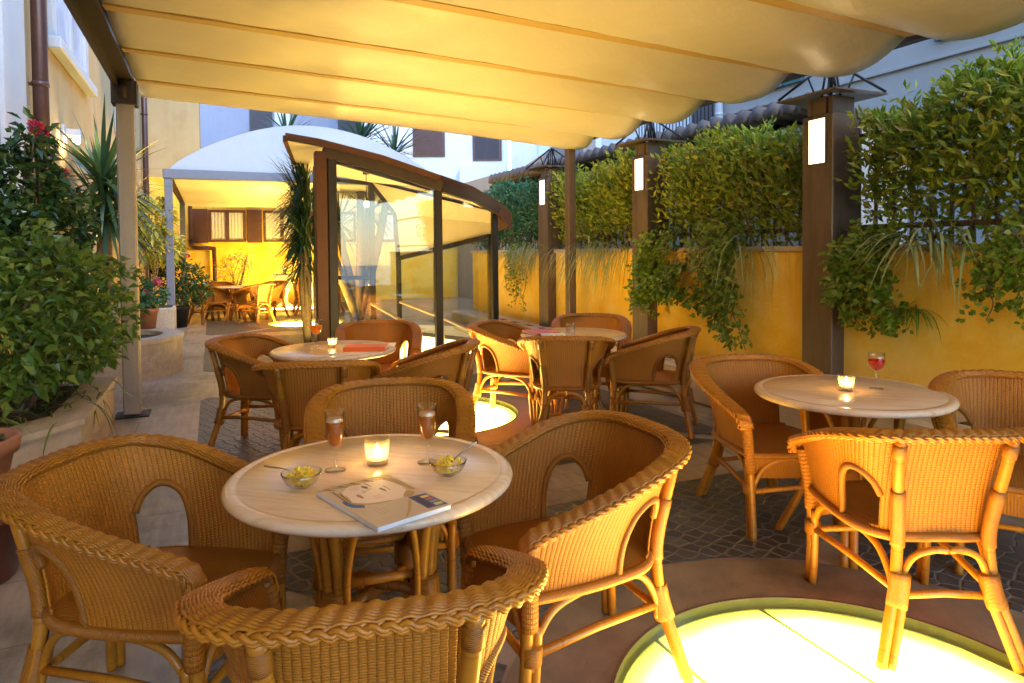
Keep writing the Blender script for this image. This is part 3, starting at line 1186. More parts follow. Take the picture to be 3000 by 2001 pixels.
post(-.68, 6.93, 2.989, M['post_beige'])
post(4.22, 7.62, 2.90, M['pillar'], .055)
c = MB()
c.box((-.78, 6.83, 2.78), (-.58, 7.02, 2.985))
c.tube([(-.68, 6.80, 2.82), (-.68, 6.80, 2.98)], .03, 10)
c.build('bracket', M['beam'], cn)

# ------------------------------------------------------------------ far arched canopy
c2 = thing('arched_canopy', 'white barrel arched canopy on a grey blue steel frame over the far tables', 'canopy', W(13.445, -.68), CYARD)
WID, DEP = 4.95, 6.2
for x, y in ((0, 0), (WID, 0), (0, DEP), (WID, DEP)):
    m = MB()
    m.bevelbox((x-.065, y-.065, .012), (x+.065, y+.065, 2.79), .01)
    m.box((x-.15, y-.15, 0), (x+.15, y+.15, .012))
    m.build('post', M['post_blue'], c2)
for y_ in (0, DEP):
    MB().bevelbox((-.085, y_-.075, 2.795), (WID+.085, y_+.075, 2.96), .012).build('cross_beam', M['post_blue'], c2)
for x_ in (0, WID):
    MB().bevelbox((x_-.07, .08, 2.80), (x_+.07, DEP-.08, 2.955), .012).build('side_beam', M['beam'], c2)


def arch_z(u):
    return 2.965+.93*sin(pi*u)**.8


m = MB()
m.grid(lambda u, v: (WID*u, DEP*v, arch_z(u)), 32, 4)
m.grid(lambda u, v: (WID*u, -.0, 2.962+(arch_z(u)-2.962)*v), 32, 3, False)
m.grid(lambda u, v: (WID*u, DEP, 2.962+(arch_z(u)-2.962)*v), 32, 3, False)
ob = m.build('roof_canvas', M['canvas_white'], c2)
sm_ = ob.modifiers.new('thickness', 'SOLIDIFY')
sm_.thickness = .006
m = MB()
m.grid(lambda u, v: (.09+(WID-.18)*u, .1+(DEP-.2)*v, 2.80-.07*v-.028*abs(sin(v*pi*20))), 6, 160, False)
ob = m.build('ceiling_canvas', M['canvas'], c2)
sm_ = ob.modifiers.new('thickness', 'SOLIDIFY')
sm_.thickness = .005
# ------------------------------------------------------------------ rattan chair
HALF = [(0, -.345, .815), (.15, -.335, .812), (.27, -.27, .80), (.325, -.14, .768), (.327, 0, .720), (.308, .14, .672), (.29, .25, .635)]
EXT = [(.284, .288, .607), (.278, .298, .565)]
SEAT = [(0, -.245), (.15, -.24), (.225, -.17), (.25, -.04), (.255, .08), (.25, .18), (.243, .25)]
ZS = .425


def mirror(P):
    return [(-p[0], *p[1:]) for p in P[:0:-1]]+list(P)


def ceval(P, u):
    """Catmull-Rom at u in 0..1 over control list P"""
    n = len(P)-1
    x = min(max(u, 0), 1)*n
    i = min(int(x), n-1)
    t = x-i
    g_ = lambda k: Vector(P[k]) if 0 <= k <= n else (Vector(P[0])*2-Vector(P[1]) if k < 0 else Vector(P[n])*2-Vector(P[n-1]))
    a, b, c, d = g_(i-1), g_(i), g_(i+1), g_(i+2)
    return .5*((2*b)+(c-a)*t+(2*a-5*b+4*c-d)*t*t+(3*b-a-3*c+d)*t**3)


RIM = mirror(HALF)
RIMX = [(-p[0], *p[1:]) for p in EXT[::-1]]+RIM+EXT
SEATC = mirror([(x, y, ZS) for x, y in SEAT])


def rim_frames(step):
    raw = [ceval(RIMX, i/900) for i in range(901)]
    out = [raw[0]]
    for p in raw:
        if (p-out[-1]).length >= step:
            out.append(p)
    n = len(out)
    fr = []
    s_ = 0
    for i in range(n):
        T = (out[min(i+1, n-1)]-out[max(i-1, 0)]).normalized()
        h = Vector((T.x, T.y, 0))
        p = out[i]
        if p.y > .22:
            Nn = Vector((1 if p.x > 0 else -1, .12, 0)).normalized()
        else:
            Nn = Vector((T.y, -T.x, 0)).normalized()
        U = Nn.cross(T).normalized()
        if i:
            s_ += (out[i]-out[i-1]).length
        fr.append((p, T, Nn, U, s_))
    return fr


def shell(u, t, off=0.0):
    r = ceval(RIM, u)
    q = ceval(SEATC, u)
    k = (1-t)**1.6
    zt = r.z+.004
    kk = k*.975
    p = Vector((q.x+(r.x-q.x)*kk, q.y+(r.y-q.y)*kk, zt+(ZS-zt)*t))
    return p


SIG = [0.0]
_prev = shell(.5, .5)
for _i in range(1, 201):
    _p = shell(.5+.5*_i/200, .5)
    SIG.append(SIG[-1]+(_p-_prev).length)
    _prev = _p


def sig_of(u):
    x = abs(u-.5)*2*200
    i = min(int(x), 199)
    return SIG[i]+(SIG[i+1]-SIG[i])*(x-i)


def u_of(sg):
    a = abs(sg)
    for i in range(200):
        if SIG[i+1] >= a:
            f = (i+(a-SIG[i])/(SIG[i+1]-SIG[i]))/200
            return .5+.5*f*(1 if sg > 0 else -1)
    return 1.0 if sg > 0 else 0.0


ARCH = [(.205, .445), (.203, .565), (.235, .615), (.285, .648), (.335, .645), (.372, .61), (.385, .55), (.385, .49), (.383, .43)]


def in_arch(sg, z):
    P = ARCH
    c = False
    j = len(P)-1
    for i in range(len(P)):
        if (P[i][1] > z) != (P[j][1] > z) and sg < (P[j][0]-P[i][0])*(z-P[i][1])/(P[j][1]-P[i][1])+P[i][0]:
            c = not c
        j = i
    return c


def shell_at(sg, z):
    u = u_of(sg)
    rz = ceval(RIM, u).z+.004
    return shell(u, min(1, max(0, (rz-z)/(rz-ZS))))


def make_chair(label):
    t = thing('rattan_armchair', label, 'armchair', (0, 0, 0), 0, 'honey rattan armchairs around the tables')
    # braided rim
    m = MB()
    fr = rim_frames(.006)
    for j in range(11):
        w = -.034+.0068*j
        m.tube([p+Nn*w+U*(.010*(1-(w/.046)**2)-(.008 if w < -.02 else 0)*((-.02-w)/.014)+.0027*sin(2*pi*s_/.038+j*.4)) for p, T, Nn, U, s_ in fr], .0043, 5)
    for k in range(3):
        for e in (-.0035, .0035):
            P = []
            for p, T, Nn, U, s_ in fr:
                f = 2*pi*(s_/.088+k/3)
                P.append(p+Nn*(.0375+.0070*sin(f)+e*.35)+U*(-.008+.0060*sin(2*f)+e))
            m.tube(P, .0052, 6)
    fr2 = rim_frames(.02)
    for w, rr in ((-.022, .010), (.000, .015), (.022, .015)):
        m.tube([p+Nn*w-U*.010 for p, T, Nn, U, s_ in fr2], rr, 7, mi=1)
    for f_ in (fr[0], fr[-1]):
        p, T, Nn, U, s_ = f_
        m.tube([p-Nn*.034, p+Nn*.046], .0085, 7)
    m.build('braided_rim', [M['strand'], M['wrap']], t)
    # woven back and sides with two arched openings
    m = MB()
    NU, NV = 156, 34

    def keep(u, v):
        p = shell(u, v)
        return not in_arch(sig_of(u), p.z)
    m.grid(shell, NU, NV, True, keep, lambda u, v: (sig_of(u)*(1 if u > .5 else -1)+2, v*.37))
    sh = m.build('woven_back', M['weave'], t)
    md = sh.modifiers.new('thickness', 'SOLIDIFY')
    md.thickness = .007
    md.offset = 0
    for sx in (-1, 1):
        pts = spline([shell_at(sx*sg, z) for sg, z in ARCH[1:]], 4)
        MB().tube(pts, .0135, 8).build('arch_frame', M['wrap'], t)
    # seat
    m = MB()
    ring = [ceval(SEATC, i/40) for i in range(41)]
    front = [Vector((.243-.486*i/12, .25+.045*sin(pi*i/12), ZS)) for i in range(1, 12)]
    loop = ring+front
    nl = len(loop)
    cen = Vector((0, .0, ZS+.028))
    V, F, UV = [], [], []
    for k in range(7):
        s_ = k/6
        for p in loop:
            q = cen+(p-cen)*s_
            q.z = ZS+.008+.02*(1-s_*s_)
            V.append(q)
    for k in range(6):
        for i in range(nl):
            j = (i+1) % nl
            f = (k*nl+i, k*nl+j, (k+1)*nl+j, (k+1)*nl+i)
            F.append(f)
            UV.append([(V[x].x+1, V[x].y+1) for x in f])
    m.add(V, F, UV, True)
    # woven apron under the front edge
    fl = [ring[-1]]+front+[ring[0]]
    m.grid(lambda u, v: fl[min(12, int(round(u*12)))]+Vector((0, .006-.02*v, -.125*v)), 12, 8, True, None, lambda u, v: (u*.5, v*.125), 0)
    m.build('seat', M['seatweave'], t)
    m = MB()
    m.tube([Vector((p.x*1.01, p.y*1.01, ZS-.006)) for p in loop], .018, 8, closed=True)
    m.build('seat_frame', M['wrap'], t)
    # legs
    for sx in (-1, 1):
        m = MB()
        up = spline([(sx*.188, -.350, .80), (sx*.178, -.318, .66), (sx*.160, -.285, .50), (sx*.158, -.277, .40), (sx*.172, -.288, .26), (sx*.207, -.316, .13), (sx*.245, -.345, 0)], 6)
        m.tube(up, .0195, 10)
        lo = [p+Vector((-sx*.030, -.006, 0)) for p in up if p.z < .30]
        m.tube(lo, .0165, 8)
        wr = [p for p in up if .39 < p.z < .615]
        m.tube(wr, .0245, 10, mi=1)
        wr = [p+Vector((-sx*.014, -.003, 0)) for p in up if .19 < p.z < .31]
        m.tube(wr, .034, 12, mi=1)
        wr = [p for p in up if .725 < p.z < .80]
        m.tube(wr, .023, 10, mi=1)
        m.build('leg', [M['cane'], M['wrap']], t)
        m = MB()
        up = spline([(sx*.276, .283, .60), (sx*.262, .272, .52), (sx*.247, .262, .42), (sx*.240, .262, .28), (sx*.238, .272, .12), (sx*.240, .285, 0)], 6)
        m.tube(up, .0185, 10)
        lo = [p+Vector((-sx*.002, -.034, 0)) for p in up if p.z < .33]
        m.tube(lo, .0165, 8)
        wr = [p+Vector((0, -.006, 0)) for p in up if .31 < p.z < .60]
        m.tube(wr, .027, 10, mi=2)
        wr = [p+Vector((0, -.016, 0)) for p in up if .20 < p.z < .30]
        m.tube(wr, .033, 12, mi=1)
        m.build('leg', [M['cane'], M['wrap'], M['weave']], t)
    # bent canes between the legs, and stretchers
    foot = {'rl': Vector((-.166, -.283, .25)), 'rr': Vector((.166, -.283, .25)), 'fl': Vector((-.24, .258, .27)), 'fr': Vector((.24, .258, .27))}
    for a, b in (('rl', 'rr'), ('fl', 'fr'), ('rl', 'fl'), ('rr', 'fr')):
        A_, B_ = foot[a], foot[b]
        m = MB()
        mid = (A_+B_)/2
        out_ = Vector((mid.x*.12, mid.y*.12, 0))
        lift = lambda p, z: Vector((p.x, p.y, z))
        for P0, sgn in ((A_, 0), (B_, 1)):
            Q = mid+out_
            e = P0+(Q-P0)*.10
            pts = spline([lift(P0+(Q-P0)*.03, .20), lift(e, .285), lift(P0+(Q-P0)*.32, .365), lift(P0+(Q-P0)*.68, .396), lift(P0+(Q-P0)*.97, .400)], 5)
            m.tube(pts, .0125, 7)
        m.build('bent_brace', M['cane'], t)
    for a, b, z in (('rl', 'rr', .225), ('rl', 'fl', .245), ('rr', 'fr', .245), ('fl', 'fr', .235)):
        A_, B_ = foot[a].copy(), foot[b].copy()
        A_.z = B_.z = z
        m = MB()
        m.tube([A_, A_+(B_-A_)*.5+Vector((0, 0, .008)), B_], .0135, 8)
        m.build('stretcher', M['cane'], t)
    return t


CH = [  # x, y, heading in degrees, label
    (-1.09, 2.06, -97, 'large rattan armchair at the left of the front table, its back towards the planter'),
    (-.324, 1.505, 11.3, 'rattan armchair closest to the camera, seen from behind at the bottom of the picture'),
    (.165, 2.29, 116, 'rattan armchair right of the front table, beside the big glowing floor light'),
    (-.54, 2.97, 190, 'rattan armchair on the far side of the front table, behind the two beer glasses'),
    (-1.85, 5.06, -100, 'left rattan armchair at the rear left table, with its legs on the dark cobbles'),
    (-1.21, 4.20, 8, 'rattan armchair with its back to us at the rear left table'),
    (-.63, 4.68, 84, 'right rattan armchair at the rear left table, beside the glass stair enclosure'),
    (-1.17, 5.90, 194, 'rattan armchair behind the rear left table, in front of the glass panes'),
    (.03, 5.87, -114, 'left rattan armchair at the rear right table, standing on the glowing floor disc'),
    (.42, 5.26, -5, 'rattan armchair with its back to us at the rear right table'),
    (1.12, 5.46, 70, 'right rattan armchair at the rear right table, next to the stone ledge'),
    (.75, 6.36, 176, 'rattan armchair behind the rear right table, against the yellow wall'),
    (1.384, 3.63, 188.6, 'rattan armchair left of the table with the red drink, standing on cobbles'),
    (1.52, 2.62, -2, 'rattan armchair seen from behind at lower right, its legs on the glowing floor light'),
    (2.33, 3.05, 146, 'rattan armchair at the right edge behind the table with the red drink'),
    (-6.42, 14.25, -28, 'near left rattan armchair at the far table under the arched canopy'),
    (-5.42, 14.12, 62, 'near right rattan armchair at the far table under the arched canopy'),
    (-6.45, 15.0, -130, 'back left rattan armchair at the far table under the arched canopy'),
    (-5.50, 15.2, 150, 'back right rattan armchair at the far table under the arched canopy'),
    (-5.05, 16.6, -70, 'rattan armchair left of the farthest table, before the bright yellow wall'),
    (-4.75, 15.9, -10, 'rattan armchair partly hidden by the palm at the farthest table'),
]
chair0 = None
for x, y, h_, lab in CH:
    if chair0 is None:
        chair0 = make_chair(lab)
        chair0.location = (x, y, 0)
        chair0.rotation_euler = (0, 0, radians(h_))
    else:
        dup(chair0, (x, y, 0), radians(h_), lab)


# ------------------------------------------------------------------ round tables
def make_table(label):
    t = thing('round_table', label, 'table', (0, 0, 0), 0, 'round marble topped rattan tables')
    R = .45
    MB().lathe([(0, .715), (R-.03, .715), (R-.012, .717), (R-.003, .724), (R, .733), (R-.003, .742), (R-.012, .7485), (R-.022, .750),
                (R-.040, .750), (R-.0425, .7485), (R-.045, .750), (R*.5, .7502), (0, .7502)], 96).build('tabletop', M['table'], t)
    for k in range(4):
        a = pi/4+k*pi/2
        d = Vector((cos(a), sin(a), 0))
        s_ = Vector((-sin(a), cos(a), 0))
        m = MB()
        for off in (-.019, .019):
            m.tube(spline([d*.235+s_*off+Vector((0, 0, .714)), d*.205+s_*off+Vector((0, 0, .56)), d*.195+s_*off+Vector((0, 0, .40)), d*.225+s_*off+Vector((0, 0, .22)), d*.33+s_*off], 6), .0185, 9)
            m.tube(spline([d*.21+s_*off*6.5+Vector((0, 0, .712)), d*.203+s_*off*4.2+Vector((0, 0, .62)), d*.196+s_*off*2.6+Vector((0, 0, .50)), d*.19+s_*off*2.2+Vector((0, 0, .36))], 5), .0115, 7)
        m.tube([d*.193+Vector((0, 0, .445)), d*.196+Vector((0, 0, .385)), d*.203+Vector((0, 0, .33))], [.043, .044, .043], 10, mi=1)
        m.build('leg', [M['cane'], M['wrap']], t)
    for k in range(2):
        a = pi/4+k*pi/2
        d = Vector((cos(a), sin(a), 0))
        z = .36+.03*k
        m = MB()
        m.tube([d*-.19+Vector((0, 0, z)), d*.19+Vector((0, 0, z))], .0165, 8)
        m.tube([d*-.06+Vector((0, 0, z)), d*.06+Vector((0, 0, z))], .024, 8, mi=1)
        m.build('cross_rail', [M['cane'], M['wrap']], t)
    for k in range(4):
        a = pi/4+k*pi/2
        A_ = Vector((cos(a)*.195, sin(a)*.195, .46))
        B_ = Vector((cos(a+pi/2)*.195, sin(a+pi/2)*.195, .46))
        m = MB()
        m.tube([A_, B_], .014, 8)
        m.tube(spline([A_-Vector((0, 0, .18))+Vector((A_.x, A_.y, 0))*.25, (A_*.72+B_*.28)*.96-Vector((0, 0, .12)), (A_+B_)/2*.8-Vector((0, 0, .085))], 5), .0115, 7)
        m.tube(spline([B_-Vector((0, 0, .18))+Vector((B_.x, B_.y, 0))*.25, (B_*.72+A_*.28)*.96-Vector((0, 0, .12)), (A_+B_)/2*.8-Vector((0, 0, .085))], 5), .0115, 7)
        m.build('side_rail', M['cane'], t)
    return t


TB = [(-.4535, 2.149, 20, 'front round marble topped table with a magazine, two tall drinks and snack bowls'),
      (-1.3144, 4.94, 35, 'rear left round table with a glass of orange juice and an orange book'),
      (.518, 5.715, 10, 'rear right round table with a red magazine and a clear tumbler'),
      (1.667, 3.307, 18, 'right hand round table with a glass of red drink and a small candle glass'),
      (-5.94, 14.54, 5, 'far round table under the arched canopy between four chairs'),
      (-4.45, 16.6, 30, 'farthest round table, partly hidden by the hanging palm leaves')]
tab0 = None
for x, y, h_, lab in TB:
    if tab0 is None:
        tab0 = make_table(lab)
        tab0.location = (x, y, 0)
        tab0.rotation_euler = (0, 0, radians(h_))
    else:
        dup(tab0, (x, y, 0), radians(h_), lab)

# ------------------------------------------------------------------ things on the tables
TZ = .7505


def flute(x, y, label):
    t = thing('beer_glass', label, 'glass', (x, y, TZ), 0, 'tall glasses of amber beer')
    MB().lathe([(0, 0), (.034, .0), (.034, .003), (.012, .007), (.005, .012), (.0045, .062), (.010, .072), (.020, .082), (.0255, .11), (.029, .15), (.0315, .195),
                (.0300, .195), (.0275, .15), (.024, .111), (.0185, .086), (.008, .078), (0, .077)], 28).build('glass_body', M['glass'], t)
    MB().lathe([(0, .0785), (.0075, .079), (.018, .087), (.0235, .111), (.0268, .148), (.0276, .158), (0, .158)], 28).build('drink', M['beer'], t)
    MB().lathe([(0, .1585), (.0276, .1585), (.0284, .168), (.0200, .1695), (0, .169)], 28).build('foam', M['foam'], t)
    return t


f1 = flute(-.574, 2.149, 'left tall glass of amber beer on the front table')
dup(f1, (-.286, 2.221, TZ), .4, 'right tall glass of amber beer on the front table')


def candle(x, y, label, lit=True, r=.040, h=.082):
    t = thing('candle_holder', label, 'candle', (x, y, TZ), 0, 'glass tealight holders on the tables')
    MB().lathe([(0, 0), (r*.78, 0), (r*.80, .004), (r*.84, .03), (r, h), (r-.003, h), (r*.84-.003, .03), (r*.7, .014), (0, .012)], 28).build('glass_cup', M['cup'], t)
    MB().lathe([(0, .0135), (.0205, .0135), (.0205, .031), (0, .030)], 20).build('tealight', M['wax'], t)
    m = MB()
    m.lathe([(0, .033), (.0045, .036), (.0065, .042), (.0058, .050), (.0032, .060), (.0012, .066), (0, .068)], 12)
    m.build('flame', M['flame'], t)
    return t


candle(-.451, 2.208, 'lit glass tealight between the two beer glasses on the front table', True, .043, .088)
candle(-1.334, 4.965, 'lit glass tealight beside the orange juice on the rear left table', True, .036, .075)
candle(1.641, 3.298, 'lit clear tealight glass on the right hand table with the red drink', True, .040, .075)


def wine(x, y, label, liquid, sc=1.0):
    t = thing('wine_glass', label, 'glass', (x, y, TZ))
    S = lambda P: [(a*sc, b*sc) for a, b in P]
    MB().lathe(S([(0, 0), (.034, 0), (.034, .002), (.008, .007), (.0042, .014), (.0038, .085), (.012, .093), (.032, .112), (.0415, .142), (.041, .165), (.0375, .19),
                  (.0365, .19), (.0395, .165), (.040, .142), (.031, .114), (.011, .096), (0, .094)]), 32).build('glass_body', M['glass'], t)
    MB().lathe(S([(0, .0955), (.0105, .097), (.0303, .115), (.0388, .142), (.0388, .152), (0, .152)]), 32).build('drink', M[liquid], t)
    return t


wine(-1.433, 4.904, 'stemmed glass of orange juice on the rear left table', 'orange', 1.12)
wine(1.814, 3.343, 'stemmed glass of bright red drink on the right hand table', 'redwine', .95)


def bowl(x, y, rz, label):
    t = thing('snack_bowl', label, 'bowl', (x, y, TZ), rz, 'glass bowls of yellow snacks')
    MB().lathe([(0, 0), (.026, 0), (.030, .004), (.048, .018), (.060, .046), (.0575, .046), (.0455, .020), (.027, .007), (0, .006)], 32).build('glass_body', M['glass'], t)
    m = MB()
    for k in range(110):
        a = random.uniform(0, 2*pi)
        r = .043*sqrt(random.random())
        z = .012+random.random()*(.032+.016*(1-r/.043))
        if r > .028 and z < .022:
            r *= .6
        p = Vector((r*cos(a), r*sin(a), z))
        d = rand_dir()
        m.leaf(p-d*.009, d, rand_dir(), .02, .013, 0, .35)
    m.build('crisps', M['snack'], t)
    return t


bowl(-.636, 1.998, 0, 'left glass bowl of yellow crisps on the front table')
bowl(-.207, 2.097, 0, 'right glass bowl of yellow crisps on the front table')


def spoon(x, y, z0, dx, dy, dz, label):
    t = thing('spoon', label, 'spoon', (x, y, TZ+z0), 0)
    m = MB()
    d = Vector((dx, dy, dz))
    m.tube([Vector((0, 0, 0)), d*.5+Vector((0, 0, .004)), d*.93, d], [.0018, .0022, .0032, .0022], 6)
    m.lathe([(0, -.004), (.009, -.002), (.012, .002), (.011, .0025), (.008, 0), (0, -.001)], 14)
    m.build('spoon_body', M['steel'], t)
    return t


spoon(-.645, 2.000, .040, -.115, .035, .012, 'slim dark spoon leaning out of the left snack bowl')
spoon(-.200, 2.095, .038, .085, .015, .062, 'slim dark spoon standing up in the right snack bowl')

# magazine with a printed face on its cover
mp = [Vector((-.546, 1.952, 0)), Vector((-.340, 1.661, 0)), Vector((-.164, 1.816, 0)), Vector((-.340, 2.108, 0))]
ex = (mp[2]-mp[1])          # short side
ey = (mp[0]-mp[1])          # long side
mw, mh = .225, .345
mg = thing('magazine', 'glossy magazine with a pale printed face on its cover, lying on the front table', 'magazine', (mp[1].x, mp[1].y, TZ), atan2(ex.y, ex.x))
ang = (ey.angle(ex))
sk = cos(ang)/sin(ang)


def mq(x, y):        # cover fractions -> local metres
    return (x*mw, y*mh)


m = MB()
m.bevelbox((0, 0, .001), (mw, mh, .0135), .001)
m.build('pages', M['paper'], mg)
m = MB()
m.box((-.001, -.001, .0136), (mw+.002, mh+.002, .0144))
m.box((-.001, -.001, 0), (mw+.002, mh+.002, .0009))
m.build('cover', M['skin'], mg)


def blob(mb, pts, z, mi, n=5):
    P = [Vector((*mq(*p), 0)) for p in pts]
    S_ = []
    k = len(P)
    for i in range(k):
        a, b, c, d = P[i-1], P[i], P[(i+1) % k], P[(i+2) % k]
        for q in range(n):
            t = q/n
            S_.append(.5*((2*b)+(c-a)*t+(2*a-5*b+4*c-d)*t*t+(3*b-a-3*c+d)*t**3))
    mb.prism([(p.x, p.y) for p in S_], .0144, z, None, mi)


m = MB()
blob(m, [(.01, .99), (.3, .99), (.65, .985), (.985, .975), (.97, .86), (.70, .90), (.38, .92), (.12, .93), (.02, .95)], .0147, 0)   # hair along the edge
blob(m, [(.72, .90), (.97, .86), (.985, .52), (.93, .50), (.90, .70)], .0146, 0)
blob(m, [(.86, .84), (.80, .90), (.60, .93), (.36, .90), (.20, .80), (.13, .66), (.16, .54), (.30, .45), (.52, .40), (.72, .40), (.86, .50), (.90, .68)], .01465, 9)   # face
blob(m, [(.20, .80), (.13, .66), (.16, .54), (.30, .45), (.52, .40), (.51, .385), (.28, .425), (.12, .52), (.09, .66), (.17, .82)], .0148, 7)
blob(m, [(.09, .62), (.12, .52), (.20, .45), (.17, .40), (.06, .48), (.05, .60)], .0150, 2)
blob(m, [(.72, .40), (.86, .50), (.90, .42), (.80, .37)], .0148, 0)
blob(m, [(.49, .83), (.525, .845), (.55, .80), (.535, .76), (.50, .78)], .0151, 1)                              # eyes
blob(m, [(.635, .69), (.66, .70), (.675, .65), (.66, .60), (.64, .64)], .0151, 1)
blob(m, [(.575, .89), (.60, .885), (.605, .81), (.59, .77), (.58, .82)], .0150, 7)                              # brows
blob(m, [(.715, .73), (.735, .72), (.735, .64), (.72, .60), (.71, .65)], .0150, 7)
blob(m, [(.29, .675), (.325, .68), (.335, .63), (.315, .58), (.295, .61)], .0151, 3)                            # lips
blob(m, [(.42, .735), (.435, .74), (.44, .70), (.43, .69)], .0150, 8)
blob(m, [(.40, .03), (.42, .03), (.56, .13), (.70, .27), (.69, .30), (.54, .15)], .0149, 7)
for k in range(16):
    x0, y0 = .03+.06*k, .985-.004*(k % 3)
    m.prism([mq(x0, y0), mq(x0+.018, y0), mq(min(.97, x0+.09), .90-.012*(k % 4)), mq(min(.96, x0+.075), .905-.012*(k % 4))], .0147, .01495, None, (8, 4, 6)[k % 3])
for k in range(7):
    m.prism([mq(.11+.012*k, .90-.03*k), mq(.125+.012*k, .90-.03*k), mq(.10+.006*k, .60-.012*k), mq(.09+.006*k, .60-.012*k)], .0148, .0150, None, (7, 4, 8)[k % 3])
blob(m, [(.34, .86), (.44, .88), (.47, .82), (.38, .78)], .0148, 10)
blob(m, [(.44, .58), (.54, .56), (.52, .48), (.43, .50)], .0148, 10)
blob(m, [(.40, .70), (.50, .735), (.57, .75), (.57, .74), (.47, .71), (.41, .685)], .0149, 8)
blob(m, [(.305, .672), (.318, .678), (.322, .63), (.310, .59)], .0153, 7)
for (ex_, ey_) in ((.525, .805), (.655, .655)):
    blob(m, [(ex_-.012, ey_+.02), (ex_, ey_+.03), (ex_+.012, ey_), (ex_, ey_-.03), (ex_-.012, ey_-.02)], .0153, 4)
m.prism([mq(.72, .05), mq(.985, .03), mq(.985, .34), mq(.74, .36)], .0144, .0147, None, 2)
m.prism([mq(.74, .06), mq(.84, .055), mq(.85, .33), mq(.76, .34)], .0147, .0149, None, 1)
for k in range(4):
    m.prism([mq(.86, .07+.065*k), mq(.965, .065+.065*k), mq(.965, .108+.065*k), mq(.86, .112+.065*k)], .0147, .0150, None, (6, 5, 3, 6)[k])
for k in range(3):
    m.prism([mq(.22+.05*k, .18), mq(.235+.05*k, .18), mq(.235+.05*k, .40-.05*k), mq(.22+.05*k, .40-.05*k)], .0144, .0146, None, 8)
m.build('cover_print', [M['blond'], M['inkdark'], M['inkblue'], M['inkred'], M['shutter'], M['inkgrey'], M['inkyellow'], M['blond'], M['skindark'], M['skinlight'], M['blush']], mg)


def book(name, label, cat, x, y, rz, sx, sy, sz, mat, z0=0.0):
    t = thing(name, label, cat, (x, y, TZ+z0), rz)
    m = MB()
    m.box((-sx/2+.004, -sy/2+.004, .003), (sx/2-.004, sy/2-.004, sz-.003))
    m.build('pages', M['paper'], t)
    m = MB()
    m.bevelbox((-sx/2, -sy/2, 0), (sx/2, sy/2, .003), .0008)
    m.bevelbox((-sx/2, -sy/2, sz-.003), (sx/2, sy/2, sz), .0008)
    m.bevelbox((-sx/2, -sy/2-.001, .003), (sx/2, -sy/2+.003, sz-.003), .0008)
    m.build('cover', mat, t)
    return t


book('book', 'thick orange covered book on the rear left table', 'book', -1.06, 4.87, .05, .30, .20, .028, M['bookorange'])
t = thing('paper_sheet', 'white paper sheet lying flat behind the orange book', 'paper', (-1.02, 5.09, TZ), .1)
MB().bevelbox((-.13, -.09, 0), (.13, .09, .002), .0005).build('sheet', M['paper'], t)
book('magazine', 'red covered magazine on the left side of the rear right table', 'magazine', .235, 5.70, .45, .21, .29, .022, M['magred'])
t = thing('menu_card', 'folded white card lying beside the red magazine', 'menu card', (.335, 5.47, TZ), .1)
m = MB()
m.bevelbox((-.10, -.07, 0), (.10, .07, .003), .0008)
m.slab([(-.10, -.07, .005), (.10, -.07, .005), (.10, .07, .022), (-.10, .07, .022)], .002)
m.build('card', M['paper'], t)
t = thing('tumbler', 'clear straight tumbler on the rear right table', 'glass', (.47, 5.44, TZ), 0)
MB().lathe([(0, 0), (.034, 0), (.036, .003), (.037, .115), (.0345, .115), (.0335, .008), (0, .007)], 28).build('glass_body', M['glass'], t)
MB().lathe([(0, .0085), (.0325, .0085), (.0328, .03), (0, .03)], 24).build('water', M['glass'], t)
# ------------------------------------------------------------------ glass stair enclosure
ks = thing('stair_enclosure', 'glass walled stair enclosure with a curved brown roof in the middle of the courtyard', 'glass pavilion', (0, 0, 0))
P0 = Vector((-2.14, 7.69, 0)); P1 = Vector((-.90, 8.245, 0)); P2 = Vector((-.25, 9.80, 0))
P3 = Vector((-3.72, 12.3, 0)); PB = Vector((-2.02, 12.0, 0)); P4 = Vector((-.34, 10.42, 0))
E0 = Vector((-2.50, 7.50, 2.70)); N0 = Vector((-2.167, 7.64, 2.655)); N1 = Vector((-.875, 8.19, 2.30)); N2 = Vector((-.20, 9.76, 2.085)); N3 = Vector((-.03, 9.86, 1.93))
E1 = Vector((-3.80, 12.0, 2.93)); N4 = Vector((-3.66, 12.35, 2.93)); M0_ = Vector((-2.50, 12.05, 2.70)); L0 = Vector((-2.07, 12.05, 2.14)); Q0 = Vector((-1.99, 12.0, 1.33))
M2 = Vector((-.22, 10.3, 2.04)); L2 = Vector((-.25, 10.45, 1.88)); Q2 = Vector((-.335, 10.42, 1.70))


def lerp(a, b, t):
    return a+(b-a)*t


def roof_mesh(off):
    m = MB()
    F_ = [E0, N0, lerp(N0, N1, .5)+Vector((0, 0, .03)), N1, lerp(N1, N2, .5)+Vector((0, 0, .045)), N2, N3]
    G_ = [E1, N4, lerp(N4, M0_, .5), M0_, lerp(M0_, M2, .45)+Vector((0, 0, .12)), M2, lerp(M2, L2, .8)]
    o = Vector((0, 0, off))
    m.grid(lambda u, v: lerp(F_[int(round(u*6))], G_[int(round(u*6))], v)+o, 6, 6, False)
    return m


